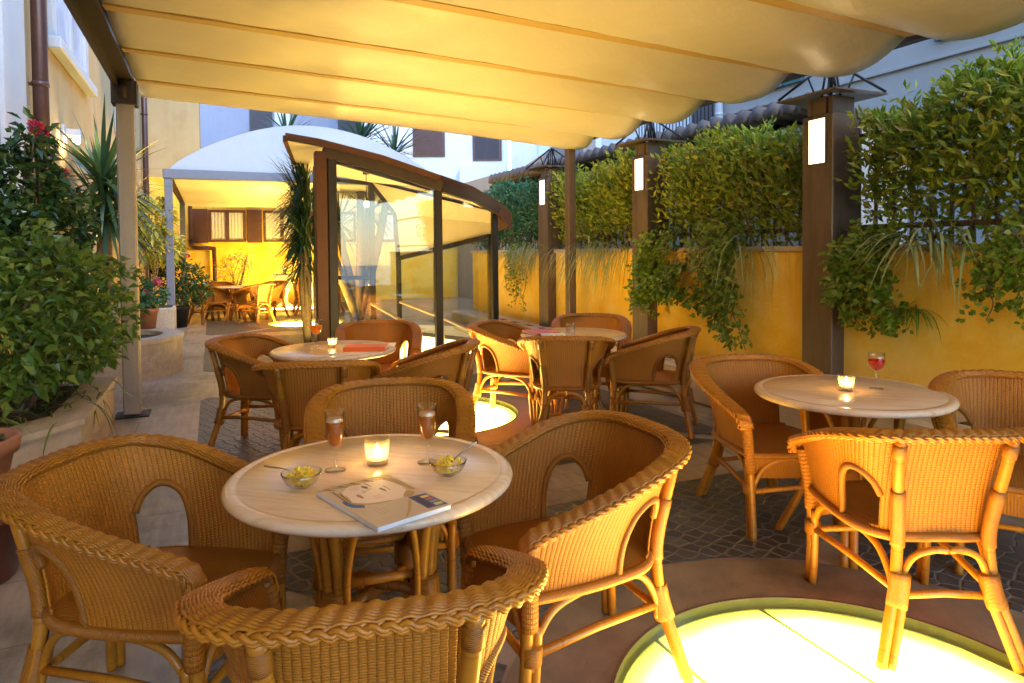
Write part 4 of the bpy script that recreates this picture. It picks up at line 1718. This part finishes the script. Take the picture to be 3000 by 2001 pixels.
rm = roof_mesh(.045)
o2 = Vector((.03, .03, .03))
rm.grid(lambda u, v: lerp(lerp(M0_, M2, u), lerp(L0, L2, u), v)+o2, 6, 2, False)
rm.grid(lambda u, v: lerp(lerp(L0, L2, u), lerp(Q0, Q2, u), v)+o2, 6, 2, False)
ob = rm.build('roof', M['kiosk_brown'], ks)
md = ob.modifiers.new('thickness', 'SOLIDIFY')
md.thickness = .035
md.offset = 1
cm = roof_mesh(.0)
cm.grid(lambda u, v: lerp(lerp(M0_, M2, u), lerp(L0, L2, u), v), 6, 4, True)
cm.grid(lambda u, v: lerp(lerp(L0, L2, u), lerp(Q0, Q2, u), v), 6, 2, True)
cm.build('ceiling', M['ceil'], ks)
fm = MB()


def bar(mb, a, b, w, h, up=Vector((0, 0, 1)), mi=0):
    d = (b-a).normalized()
    s_ = d.cross(up).normalized()*w/2
    n = s_.cross(d).normalized()*h/2
    V = []
    for p in (a, b):
        V += [p-s_-n, p+s_-n, p+s_+n, p-s_+n]
    mb.add(V, [(3, 2, 1, 0), (4, 5, 6, 7), (0, 1, 5, 4), (1, 2, 6, 5), (2, 3, 7, 6), (3, 0, 4, 7)], None, False, mi)


z_ = Vector((0, 0, 1))
edge = [E0, N0, lerp(N0, N1, .5)+Vector((0, 0, .03)), N1, lerp(N1, N2, .5)+Vector((0, 0, .045)), N2, N3]
for a, b in zip(edge[:-1], edge[1:]):
    bar(fm, a+z_*.045, b+z_*.045, .05, .075)
bar(fm, E0+z_*.02, E1+z_*.02, .05, .07)
bar(fm, N3+z_*.0, lerp(M2, L2, .8), .06, .10)
bar(fm, N3+Vector((.0, .0, -.07)), lerp(M2, L2, .9)+Vector((0, 0, -.06)), .08, .13)
bar(fm, N2+Vector((.02, -.02, -.05)), N3+Vector((0, -.02, -.07)), .06, .12)
fm.build('fascia', M['kiosk_brown'], ks)
fm = MB()
for a, b, o_ in ((N0, lerp(N0, N1, .5)+z_*.03, .06), (lerp(N0, N1, .5)+z_*.03, N1, .06), (N1, lerp(N1, N2, .5)+z_*.045, .06), (lerp(N1, N2, .5)+z_*.045, N2, .05)):
    bar(fm, a-z_*o_+Vector((.02, .05, 0)), b-z_*o_+Vector((.02, .05, 0)), .07, .12)
fm.build('roof_edge_beam', M['beam'], ks)


def kpost(p, top, w, mat, d=None):
    d = d or w
    m = MB()
    m.bevelbox((-w/2, -d/2, 0), (w/2, d/2, top), .008, Matrix.Translation(p) @ Matrix.Rotation(CYARD, 4, 'Z'))
    return m.build('post', mat, ks)


kpost(P0+Vector((-.03, 0, 0)), 2.60, .13, M['kiosk_brown'])
kpost(P0+Vector((.085, .05, 0)), 2.52, .10, M['steel_dark'])
kpost(P1, 2.20, .09, M['steel_dark'])
kpost(P2, 2.03, .085, M['steel_dark'])
kpost(P3, 2.90, .13, M['steel_dark'])
kpost(PB, 1.36, .08, M['steel_dark'])
kpost(P4, 1.66, .07, M['steel_dark'])
PM = Vector((-2.50, 12.05, 0))
kpost(PM, 2.66, .10, M['steel_dark'])


def wall_pane(poly, name='glass_pane'):
    return MB().slab(poly, .012).build(name, M['pane'], ks)


def up(p, z):
    return Vector((p.x, p.y, z))


wall_pane([up(P0+Vector((.17, .08, 0)), .05), up(P1, .05), up(P1, 2.20), up(P0+Vector((.17, .08, 0)), 2.53)])
wall_pane([up(P1, .05), up(P2, .05), up(P2, 2.02), up(P1, 2.20)])
wall_pane([up(P0, .05), up(P3, .05), up(P3, 2.86), up(P0, 2.56)])
wall_pane([up(P3, .05), up(PM, .05), up(PM, 2.66), up(P3, 2.84)])
wall_pane([up(PM, .05), up(PB, .05), up(PB, 1.4), up(L0, 2.10), up(PM, 2.66)])
wall_pane([up(PB, .05), up(P4, .05), up(P4, 1.68), up(PB, 1.33)])
wall_pane([up(P4, .05), up(P2, .05), up(P2, 1.98), up(P4, 1.70)])
fm = MB()
for a, b in ((P0, P1), (P1, P2), (P0, P3), (P3, PB), (PB, P4), (P4, P2)):
    bar(fm, up(a, .035), up(b, .035), .06, .07)
for a, b in ((up(P3, 2.84), up(PM, 2.68)), (up(PM, 2.68), up(L0, 2.12)), (up(L0, 2.12), up(PB, 1.34)), (up(PB, 1.34), up(P4, 1.69)), (up(P3, 1.0), up(PM, 1.0))):
    bar(fm, a, b, .06, .07)
bar(fm, up(P0, 2.53)+Vector((.0, .04, 0)), up(P1, 2.20)+Vector((0, .04, 0)), .05, .05)
fm.build('pane_frame', M['steel_dark'], ks)
# lit stair floor with dark joints, handrails, hanging lamp
fl = MB()
poly = [P0+Vector((.35, .35, 0)), P1+Vector((.0, .12, 0)), P2+Vector((-.08, -.02, 0)), P4+Vector((-.08, .0, 0)), PB+Vector((.15, -.15, 0)), P3+Vector((.35, -.3, 0))]
fl.add([up(p, .012) for p in poly], [tuple(range(6))])
fl.build('lit_stair_floor', M['glow_soft'], ks)
fl = MB()
for k in range(6):
    a_ = lerp(P1, PB, k/5.5+.06)
    d = (P2-P1).normalized()
    A_ = a_-d*.9
    B_ = a_+d*2.2
    if k < 4:
        bar(fl, up(a_+d*.0, .016), up(lerp(P2, P4, min(1, k/4+.1)), .016), .018, .006)
fl.build('floor_joint', M['steel_dark'], ks)


def rail(pts):
    m = MB()
    m.tube(pts, .022, 8)
    for p in pts[1:]:
        m.tube([p, Vector((p.x, p.y, .02))], .012, 6)
    return m.build('handrail', M['stone'], ks)


rail([Vector((-2.18, 10.4, .66)), Vector((-1.45, 9.0, .52))])
rail([Vector((-1.70, 10.2, .70)), Vector((-.98, 9.6, .50)), Vector((-.40, 9.25, .28))])
m = MB()
m.tube([Vector((-2.06, 9.6, 2.60)), Vector((-2.06, 9.6, 2.56))], .05, 12)
m.tube([Vector((-2.06, 9.6, 2.60)), Vector((-2.06, 9.6, 2.18))], .006, 6)
pl = m.build('hanging_lamp', M['steel_dark'], ks)
MB().lathe([(0, -.05), (.03, -.04), (.045, 0), (.03, .035), (0, .045)], 16, (-2.06, 9.6, 2.14)).build('bulb', M['lamp'], pl)


# ------------------------------------------------------------------ left building
lb = thing('yellow_building', 'tall cream yellow house wall along the left side of the courtyard', 'building', W(0, -1.6), CYARD)
MB().box((-6, -4, 0), (0, 20.75, 9)).build('wall', M['cream'], lb)
m = MB()
m.box((.001, -4, 0), (.018, 20.7, .9))
m.build('plinth', M['yellow'], lb)
m = MB()
m.bevelbox((.002, 6.9, .9), (.045, 7.65, 8), .008)
m.build('pilaster', M['frame_white'], lb)
for y0, y1, z0 in ((8.9, 11.3, 3.86), (14.5, 16.6, 3.86)):
    m = MB()
    m.box((.002, y0, z0), (.05, y0+.22, 5.6))
    m.box((.002, y1-.22, z0), (.05, y1, 5.6))
    m.box((.002, y0+.22, 5.38), (.05, y1-.22, 5.6))
    win = m.build('window', M['frame_white'], lb)
    MB().bevelbox((.003, y0-.08, z0-.14), (.14, y1+.08, z0-.003), .015).build('sill', M['frame_white'], win)
    m = MB()
    m.box((.003, y0+.223, z0+.003), (.012, y1-.223, 5.377))
    m.build('pane', M['windowpale'], win)
    m = MB()
    m.box((.0125, (y0+y1)/2-.05, z0+.004), (.04, (y0+y1)/2+.05, 5.376))
    m.box((.0125, y0+.224, z0+.004), (.035, (y0+y1)/2-.052, z0+.08))
    m.build('sash', M['frame_white'], win)
DP = [('dark copper downpipe on the left house wall close to the camera', 7.95), ('slim dark downpipe at the far end of the left house wall', 19.6)]
for lab, a_ in DP:
    t = thing('downpipe', lab, 'downpipe', W(a_, -1.5), CYARD, 'downpipes on the left house')
    m = MB()
    m.tube([Vector((0, 0, .05)), Vector((0, 0, 8.5))], .068, 14)
    m.build('pipe', M['pipe'], t)
    for z in (1.2, 3.1, 5.0, 7.0):
        m = MB()
        m.tube([Vector((0, 0, z)), Vector((0, 0, z+.05))], .076, 14)
        m.box((-.098, -.012, z+.01), (-.06, .012, z+.04))
        m.build('pipe_clip', M['pipe'], t)
t = thing('wall_lamp', 'white wall lamp with a lit bulb on the left house wall, left of the palm', 'wall lamp', W(9.5, -1.6), CYARD)
MB().bevelbox((.002, -.07, 2.78), (.04, .07, 3.0), .01).build('back_plate', M['frame_white'], t)
m = MB()
m.bevelbox((.041, -.045, 2.86), (.20, .045, 2.95), .01)
m.build('arm', M['frame_white'], t)
MB().lathe([(0, -.085), (.03, -.07), (.042, -.03), (.03, .0), (0, .01)], 16, (.15, 0, 2.855)).build('bulb', M['bulb'], t)
t = thing('sign', 'small green box sign fixed to the left house wall behind the camellia', 'sign', W(10.3, -1.6), CYARD)
MB().bevelbox((.002, -.17, 1.84), (.05, .17, 2.0), .008).build('sign_box', mat_plain('green_sign', (.02, .30, .20), .4, .05), t)

# far yellow wall that closes the courtyard
fw = thing('yellow_house', 'bright yellow low house wall closing the far end under the arched canopy', 'house', W(20.6, -1.6), CYARD)
MB().box((0, 0, 0), (12, 3.0, 3.55)).build('wall', M['yellow'], fw)
MB().box((0, .004, 3.555), (1.35, 3.0, 9)).build('upper_wall', M['cream'], fw)
MB().box((.35, -.42, 0), (1.55, -.004, 1.55)).build('wall_step', M['yellow'], fw)
for x0, x1 in ((1.53, 2.50), (2.96, 3.98), (4.6, 5.6), (6.3, 7.3)):
    m = MB()
    m.box((x0, -.04, 1.78), (x0+.07, -.003, 2.68))
    m.box((x1-.07, -.04, 1.78), (x1, -.003, 2.68))
    m.box((x0+.07, -.04, 2.61), (x1-.07, -.003, 2.68))
    m.box((x0+.07, -.04, 1.78), (x1-.07, -.003, 1.85))
    m.box(((x0+x1)/2-.05, -.045, 1.85), ((x0+x1)/2+.05, -.003, 2.61))
    w_ = m.build('window', M['shutter'], fw)
    m = MB()
    m.grid(lambda u, v: (x0+.075+(x1-x0-.15)*u, -.012-.008*sin(u*60), 1.852+.755*v), 60, 1)
    m.build('curtain', M['curtain'], w_)
for x0, x1 in ((1.10, 1.52), (2.53, 2.93), (4.01, 4.4)):
    m = MB()
    m.bevelbox((x0, -.07, 1.76), (x1, -.02, 2.70), .008)
    for k in range(14):
        m.box((x0+.05, -.078, 1.81+k*.06), (x1-.05, -.071, 1.845+k*.06))
    m.build('shutter', M['shutter'], fw)
t = thing('drainpipe', 'brown drainpipe with a bend on the far yellow wall, left of the windows', 'downpipe', W(20.55, -.5), CYARD)
m = MB()
m.tube(spline([(-.02, 0, 3.5), (-.02, 0, 2.0), (-.02, -.0, 1.75), (.1, -.44, 1.62), (.5, -.48, 1.60), (.56, -.48, 1.45), (.56, -.48, .05)], 6), .055, 12)
m.build('pipe', M['pipe'], t)
t = thing('wall_unit', 'small grey air conditioning unit high on the far yellow wall', 'air conditioner', W(20.5, -1.15), CYARD)
MB().bevelbox((-.12, -.25, 2.42), (.20, .09, 2.74), .015).build('casing', M['frame_white'], t)
m = MB()
for k in range(8):
    m.box((-.09, -.256, 2.46+k*.03), (.17, -.251, 2.475+k*.03))
m.build('grille', M['stonegrey'], t)

# ------------------------------------------------------------------ buildings behind
bg_ = thing('grey_building', 'lilac grey building far behind the arched canopy', 'building', (-14, 33, 0))
MB().box((-9, 0, 0), (9.0, 8, 16)).build('wall', M['grey'], bg_)
for x in (1.3, 5.6, -3):
    for z in (6.9, 10.5):
        m = MB()
        m.box((x, -.06, z), (x+1.1, -.003, z+1.7))
        f_ = m.build('window', M['shutterdark'], bg_)
        m = MB()
        for k in range(20):
            m.box((x+.08, -.075, z+.08+k*.078), (x+1.02, -.061, z+.125+k*.078))
        m.build('slat', M['shutterdark'], f_)
m = MB()
m.bevelbox((2.55, -.16, 6.4), (3.3, -.004, 13), .02)
m.build('light_panel', M['frame_white'], bg_)

bw = thing('white_building', 'white building with closed brown shutters beyond the stair enclosure', 'building', (-6.2, 28, 0))
MB().box((0, 0, 0), (6.0, 6, 14)).build('wall', M['white'], bw)
for x0, x1, z0, z1, mt in ((2.15, 3.47, 5.39, 6.85, 'shutter'), (4.62, 5.82, 5.2, 6.6, 'shutterdark'), (2.15, 3.47, 8.6, 10.1, 'shutter'), (4.62, 5.82, 8.5, 10, 'shutterdark')):
    m = MB()
    m.box((x0, -.05, z0), (x0+.09, -.003, z1))
    m.box((x1-.09, -.05, z0), (x1, -.003, z1))
    m.box((x0+.09, -.05, z0), (x1-.09, -.003, z0+.09))
    m.box((x0+.09, -.05, z1-.09), (x1-.09, -.003, z1))
    f_ = m.build('window', M['shutter'], bw)
    for s_ in (0, 1):
        xa = x0+.095+(x1-x0-.19)*.5*s_
        xb = xa+(x1-x0-.19)*.5-.01
        m = MB()
        m.box((xa, -.045, z0+.095), (xb, -.004, z1-.095))
        for k in range(15):
            m.box((xa+.05, -.056, z0+.14+k*.08), (xb-.05, -.046, z0+.185+k*.08))
        m.build('shutter', M[mt], f_)
m = MB()
m.bevelbox((4.1, -.7, 0), (5.99, -.004, 4.95), .03)
m.build('projecting_bay', M['white'], bw)
bb = thing('pale_house', 'pale bluish white house right of the brown shuttered building', 'building', (.0, 30, 0))
MB().box((0, 0, 0), (14, 6, 12)).build('wall', M['white'], bb)
m = MB()
m.bevelbox((1.2, -.05, 5.0), (2.2, -.003, 7), .01)
m.build('window', M['windowpale'], bb)
gw = thing('boundary_wall', 'weathered grey beige boundary wall with a sloping top behind the hedge', 'wall', W(0, 7.4), CYARD)
m = MB()
m.slab([(0, 12.5, 0), (0, 24, 0), (0, 24, 3.6), (0, 15.4, 3.6), (0, 12.5, 4.1)], .3)
m.build('wall_body', M['beigegrey'], gw)

rb = thing('grey_house', 'pale grey house with green shutters behind the hedge on the right', 'building', W(0, 9), CYARD)
MB().box((0, -6, 0), (8, 10.45, 11)).build('wall', M['beigegrey'], rb)
m = MB()
m.bevelbox((-.05, -6, 3.98), (-.003, 10.5, 4.03), .006)
m.build('string_course', M['beigegrey'], rb)
for y0 in (1.2, 5.22, 8.26):
    m = MB()
    for s_ in (0, 1):
        ya = y0+.42*s_
        m.bevelbox((-.07, ya, 4.22), (-.02, ya+.40, 6.0), .006)
        for k in range(26):
            m.box((-.082, ya+.04, 4.28+k*.064), (-.071, ya+.36, 4.315+k*.064))
    m.build('shutter', M['green'], rb)
for y0, z0 in ((2.2, 1.5), (4.0, 1.5)):
    m = MB()
    for s_ in (0, 1):
        m.bevelbox((-.07, y0+.5*s_, z0), (-.02, y0+.5*s_+.47, z0+1.25), .006)
        for k in range(18):
            m.box((-.082, y0+.5*s_+.04, z0+.06+k*.064), (-.071, y0+.5*s_+.43, z0+.095+k*.064))
    m.build('shutter', M['green'], rb)
t = thing('downpipe', 'pale downpipe at the end corner of the grey house on the right', 'downpipe', W(10.2, 8.9), CYARD)
m = MB()
m.tube([Vector((0, 0, 0)), Vector((0, 0, 10))], .07, 12)
m.build('pipe', M['frame_white'], t)
for z in (2, 4, 6, 8):
    MB().tube([Vector((0, 0, z)), Vector((0, 0, z+.06))], .078, 12).build('pipe_clip', M['frame_white'], t)
bh = thing('balcony_house', 'pale house with a dark balcony door and iron railing behind the tiled roof', 'building', W(15.5, 12), CYARD)
MB().box((0, -5.5, 0), (6, 4, 12)).build('wall', M['white'], bh)
m = MB()
m.box((-.05, -1.8, 4.3), (-.003, -.7, 6.6))
m.build('door', M['shutterdark'], bh)
m = MB()
m.bevelbox((-.8, -3.4, 4.12), (-.004, .8, 4.28), .02)
m.build('balcony_slab', M['white'], bh)
m = MB()
for k in range(30):
    m.box((-.79, -3.38+k*.14, 4.285), (-.77, -3.36+k*.14, 5.15))
m.box((-.80, -3.4, 5.15), (-.76, .8, 5.19))
m.build('balcony_railing', M['steel_dark'], bh)

rt = thing('tiled_roof', 'low old clay tile roof of a shed just behind the hedge', 'roof', W(0, 5.8), CYARD)
m = MB()
for k in range(38):
    y = 5.3+k*.24
    for r_ in range(4):
        x0 = r_*.42
        z0 = 2.97+.012*y*.8-r_*.05
        pts = [Vector((x0, y, z0)), Vector((x0+.44, y, z0-.05))]
        m.tube(pts, [.095, .08], 8)
        m.tube([Vector((x0+.02, y+.12, z0-.035)), Vector((x0+.44, y+.12, z0-.085))], [.07, .08], 8)
m.build('roof_tile', M['tile'], rt)
m = MB()
m.box((.12, 5.3, 0), (1.6, 14.4, 2.80))
m.build('shed_wall', M['beigegrey'], rt)

# ------------------------------------------------------------------ left planters and pots
pn = thing('planter', 'low angular travertine planter at the left with shrubs growing in it', 'planter', W(0, 0), CYARD)
OUT = [(-.79, 5.05), (-.79, 6.66), (-1.56, 6.66), (-1.56, 4.0), (-1.02, 4.75)]
OUT = [(-.79, 6.66), (-1.57, 6.66), (-1.57, 4.2), (-1.02, 4.75), (-.79, 5.05)]
m = MB()
m.prism(OUT, 0, .365)
m.build('planter_body', M['stone'], pn)
TOPP = [(x+(.0 if x < -1.5 else .025), y+(.02 if y > 6 else -.02)) for x, y in OUT]
INN = [(-.98, 6.46), (-1.55, 6.46), (-1.55, 4.62), (-1.14, 5.0), (-.98, 5.2)]
m = MB()
n = len(TOPP)
for i in range(n):
    j = (i+1) % n
    m.prism([TOPP[i], TOPP[j], INN[j], INN[i]], .366, .405)
m.build('planter_rim', M['stone'], pn)
m = MB()
m.prism(INN, .3655, .385)
m.build('soil', M['soil'], pn)

wp = thing('round_planter', 'round travertine planter with a rim, beyond the left canopy post', 'planter', W(9.5, -1.2), CYARD)
m = MB()
m.lathe([(.84, 0), (.84, .40), (.86, .405), (.86, .46), (.62, .46), (.62, .30), (0, .30)], 48, (0, 0, 0), 0, False)
m.build('planter_body', M['stone'], wp)
MB().lathe([(0, .301), (.615, .301), (.615, .40), (0, .42)], 32).build('soil', M['soil'], wp)


def leafmass(mb, blobs, n, ls, lw, up_=.3, droop=.15, hollow=.55):
    tot = sum(b[3]*b[4]*b[5] for b in blobs)
    for (x, y, z, rx, ry, rz) in blobs:
        for k in range(int(n*rx*ry*rz/tot)):
            d = rand_dir()
            r = hollow+(1-hollow)*random.random()**.6
            if lumpy(d.x*1.5+x, d.y*1.5+y, d.z*1.5+z, 3.1) < -.6:
                r *= .75
            p = Vector((x+d.x*rx*r, y+d.y*ry*r, z+d.z*rz*r))
            dd = d*.7+rand_dir()*.8+Vector((0, 0, up_-.3))
            mb.leaf(p, dd, Vector((0, 0, 1))+rand_dir()*.6, ls*random.uniform(.45, 1.25), lw*random.uniform(.6, 1.2), 0, .2, droop)


def shrub(name, label, cat, a, b, base, blobs, n, ls, lw, mat, flowers=None, group=None, stems=7, hollow=.5, twigs=0):
    t = thing(name, label, cat, W(a, b), CYARD, group)
    m = MB()
    leafmass(m, blobs, n, ls, lw, .3, .15, hollow)
    m.build('foliage', mat, t)
    m = MB()
    for k in range(stems):
        bl = random.choice(blobs)
        e = Vector((bl[0]+random.uniform(-.6, .6)*bl[3], bl[1]+random.uniform(-.6, .6)*bl[4], bl[2]+.4*bl[5]))
        s0 = Vector((random.uniform(-.1, .1), random.uniform(-.1, .1), base))
        mid = lerp(s0, e, .5)+Vector((random.uniform(-.08, .08), random.uniform(-.08, .08), 0))
        m.tube(spline([s0, mid, e], 5), [.016-.0011*i for i in range(11)], 6)
    m.build('stem', M['twig'], t)
    if flowers:
        for (fx, fy, fz, fr_) in flowers[1]:
            m = MB()
            for q in range(26):
                d = rand_dir()
                m.leaf(Vector((fx, fy, fz))+d*fr_*.25, d+Vector((0, 0, .2)), rand_dir(), fr_*.9, fr_*.8, 0, .3)
            m.build('flower', M[flowers[0]], t)
    return t


# local axes: x = B (towards the courtyard), y = A (away)
shrub('camellia', 'tall dark camellia with a few crimson flowers at the upper left', 'shrub', 6.1, -1.25, .38,
      [(-.05, .05, 1.95, .26, .38, .36), (.08, .55, 1.7, .28, .36, .34), (-.1, -.3, 1.6, .24, .34, .30), (.05, -.1, 2.3, .13, .16, .16)], 2600, .10, .058, M['leaf_dark'],
      ('red', [(.10, -.22, 2.38, .055), (.12, -.10, 2.36, .05), (.18, .25, 2.10, .05)]), None, 9)
shrub('leafy_shrub', 'dense green shrub with broad leaves filling the angular planter at the left', 'shrub', 5.6, -1.25, .38,
      [(.1, -.75, 1.0, .30, .42, .42), (.15, -.2, 1.25, .34, .44, .42), (.2, .35, 1.2, .38, .44, .36), (.28, .8, 1.25, .42, .36, .22), (.26, .2, .86, .36, .55, .34), (.14, -.45, .84, .30, .46, .26), (.34, .95, .94, .40, .34, .26), (.22, .75, .74, .34, .44, .26)],
      3700, .096, .064, M['leaf_mid'], None, None, 40)
fount('spiky_grass', 'plant', 5.75, -.98, .42, 'long thin green blades spilling over the edge of the angular planter', 75, .48, .016, M['leaf_mid'], 2.2, .8, None, .30, .5)
fount('spiky_grass', 'plant', 4.95, -1.2, .40, 'short pale grass tufts on the near corner of the angular planter', 45, .24, .012, M['leaf_pale'], 1.6, .7, None, .16, .9)


def yucca(label, a, b, heads, trunk_base, ln=.62, n=70, group=None, w=.05, tw=.06, oneside=False):
    t = thing('yucca', label, 'yucca', W(a, b), CYARD, group)
    m, tr = MB(), MB()
    for (x, y, z, k) in heads:
        for q in range(int(n*k)):
            az = random.uniform(0, 2*pi)
            el = math.asin(random.uniform(-.78, 1))
            d = Vector((cos(az)*cos(el), sin(az)*cos(el), sin(el)))
            if oneside and d.x > .15:
                d.x *= -1
            m.blade(Vector((x, y, z+random.uniform(-.14, .06)))+d*.03, d, ln*k*random.uniform(.8, 1.1), w*k, .30 if el > 0 else .6, 4)
        tb = trunk_base
        tr.tube(spline([(tb[0], tb[1], tb[2]), (tb[0]*.6+x*.4+.08*sin(z*9), tb[1]*.6+y*.4, tb[2]*.6+z*.4), (x*.85+tb[0]*.15, y*.85+tb[1]*.15, z*.8+tb[2]*.2), (x, y, z)], 5), [tw*(1-.03*i) for i in range(16)], 8)
    m.build('foliage', M['leaf_yucca'], t)
    tr.build('trunk', M['bark'], t)
    return t


yucca('spiky yucca in a grey stone urn behind the left canopy post', 9.75, -1.22, [(0, 0, 2.40, 1.0), (.02, .02, 1.95, .95)], (0, 0, .9), .95, 120, None, .075)
t = thing('stone_urn', 'grey stone urn holding the spiky yucca, in the round planter', 'pot', W(9.75, -1.22), CYARD)
MB().lathe([(0, .42), (.13, .42), (.15, .45), (.10, .55), (.14, .62), (.21, .80), (.23, .88), (.24, .93), (.21, .93), (.19, .86), (0, .86)], 28).build('urn_body', M['stonegrey'], t)
shrub('variegated_bush', 'bright yellow variegated bush by the left wall before the arched canopy', 'shrub', 13.6, -1.0, .2,
      [(0, 0, 2.05, .42, .45, .42), (.1, .1, 1.6, .42, .42, .35)], 1100, .16, .07, M['leaf_var'], None, None, 5)
shrub('camellia', 'dark potted camellia with red flowers beside the grey blue canopy post', 'shrub', 14.9, -.65, .45,
      [(.05, 0, .95, .48, .5, .40), (-.22, .1, 1.4, .40, .45, .40), (.28, -.1, .75, .40, .4, .32)], 1500, .11, .06, M['leaf_dark'],
      ('red', [(-.02, -.35, 1.75, .06), (.22, -.38, 1.42, .05)]), None, 5)
t = thing('plant_pot', 'dark round pot under the potted camellia by the grey blue post', 'pot', W(14.9, -.65), CYARD)
MB().lathe([(0, 0), (.17, 0), (.22, .36), (.24, .37), (.24, .42), (.21, .42), (.20, .38), (0, .38)], 24).build('pot_body', M['steel_dark'], t)
t = thing('plant_pot', 'terracotta pot of pink geraniums standing on the edge of the round planter', 'pot', W(10.2, -.82), CYARD)
MB().lathe([(0, .462), (.11, .462), (.14, .68), (.155, .685), (.155, .73), (.135, .73), (.13, .69), (0, .69)], 24).build('pot_body', M['terracotta'], t)
shrub('geranium', 'pink flowering geranium in the terracotta pot on the round planter', 'flower', 10.2, -.82, .68,
      [(.08, 0, .90, .20, .20, .15), (-.10, -.05, .98, .18, .18, .18)], 420, .075, .06, M['leaf_cool'],
      ('pink', [(.15, -.05, 1.08, .06), (-.12, -.1, 1.22, .05), (.0, -.1, .95, .045)]), None, 4, .4)
t = thing('square_planter', 'square white stone planter behind the terracotta pot and the grey blue post', 'planter', W(11.4, -.78), CYARD)
MB().bevelbox((-.26, -.26, 0), (.26, .26, .66), .02).build('planter_body', M['stone'], t)
MB().bevelbox((-.22, -.22, .655), (.22, .22, .672), .005).build('soil', M['soil'], t)

# terracotta pots at the bottom left
t = thing('plant_pot', 'tall terracotta pot with an upturned rim at the bottom left edge', 'pot', (-2.47, 2.95, 0))
MB().lathe([(0, .10), (.13, .10), (.15, .14), (.19, .44), (.215, .56), (.235, .565), (.245, .63), (.22, .635), (.20, .58), (0, .56)], 36).build('pot_body', M['terracotta'], t)
MB().lathe([(0, .565), (.198, .565), (.198, .59), (0, .60)], 24).build('soil', M['soil'], t)
t = thing('plant_pot', 'dark red glazed outer pot at the bottom left, with the terracotta pot standing in it', 'pot', (-2.47, 2.95, 0))
MB().lathe([(0, 0), (.20, 0), (.215, .02), (.235, .26), (.25, .265), (.25, .295), (.225, .295), (.215, .26), (.20, .09), (0, .09)], 36).build('pot_body', M['darkred'], t)
t = thing('succulent', 'small leafy succulent growing in the terracotta pot at the bottom left', 'plant', (-2.47, 2.95, 0))
m = MB()
for k in range(46):
    az = random.uniform(0, 2*pi)
    d = Vector((cos(az), sin(az), random.uniform(.1, 1.3)))
    m.blade(Vector((random.uniform(-.1, .1), random.uniform(-.1, .1), .59)), d, random.uniform(.12, .26), .035, .5, 3)
m.build('foliage', M['leaf_mid'], t)
fount('cascading_plant', 'plant', 4.35, -1.28, .55, 'trailing leafy plant at the far left edge above the terracotta pot', 70, .34, .03, M['leaf_mid'], 1.2, .8, None, .15, 1.2)

# palms around the stair enclosure
yucca('tall yucca with hanging leaves left of the stair enclosure, half hiding the far windows', 11.0, 1.36,
      [(.02, .0, 2.62, .85), (-.05, .2, 2.35, 1.0), (.04, .1, 2.05, 1.0), (-.02, .0, 1.75, 1.0), (.0, .2, 1.4, .9)], (0, .1, 0), .80, 120, 'yuccas around the stair enclosure', .042, .05, True)
yucca('branching yucca growing behind the stair enclosure, its crowns rising above the brown roof', 14.5, 3.2,
      [(-.25, 0, 3.80, 1.0), (.50, .1, 3.66, .95), (-1.75, .1, 3.86, .9), (.0, .5, 2.4, .9), (-.7, .3, 2.1, .9)], (-.3, .3, 0), 1.0, 90, 'yuccas around the stair enclosure', .075, .11)
shrub('potted_olive', 'small wispy potted bush against the far yellow wall', 'shrub', 18.6, .55, .3,
      [(0, 0, 1.05, .5, .4, .38), (.25, 0, 1.35, .2, .2, .3)], 520, .12, .03, M['leaf_pale'], None, None, 9)
t = thing('plant_pot', 'terracotta pot under the wispy bush at the far yellow wall', 'pot', W(18.6, .55), CYARD)
MB().lathe([(0, 0), (.16, 0), (.22, .38), (.24, .39), (.24, .44), (.2, .44), (.19, .4), (0, .4)], 24).build('pot_body', M['terracotta'], t)
t = thing('stone_urn', 'pale stone urn with a sparse plant before the far yellow wall', 'pot', W(18.9, 1.75), CYARD)
MB().lathe([(0, 0), (.2, 0), (.2, .06), (.09, .14), (.08, .35), (.16, .5), (.25, .66), (.27, .86), (.29, .9), (.24, .9), (.22, .82), (0, .8)], 24).build('urn_body', M['stone'], t)
fount('spiky_grass', 'plant', 18.9, 1.75, .86, 'sparse spiky plant in the pale stone urn at the far wall', 26, .5, .02, M['leaf_yucca'], .5, .5, None, .06, 1.6)
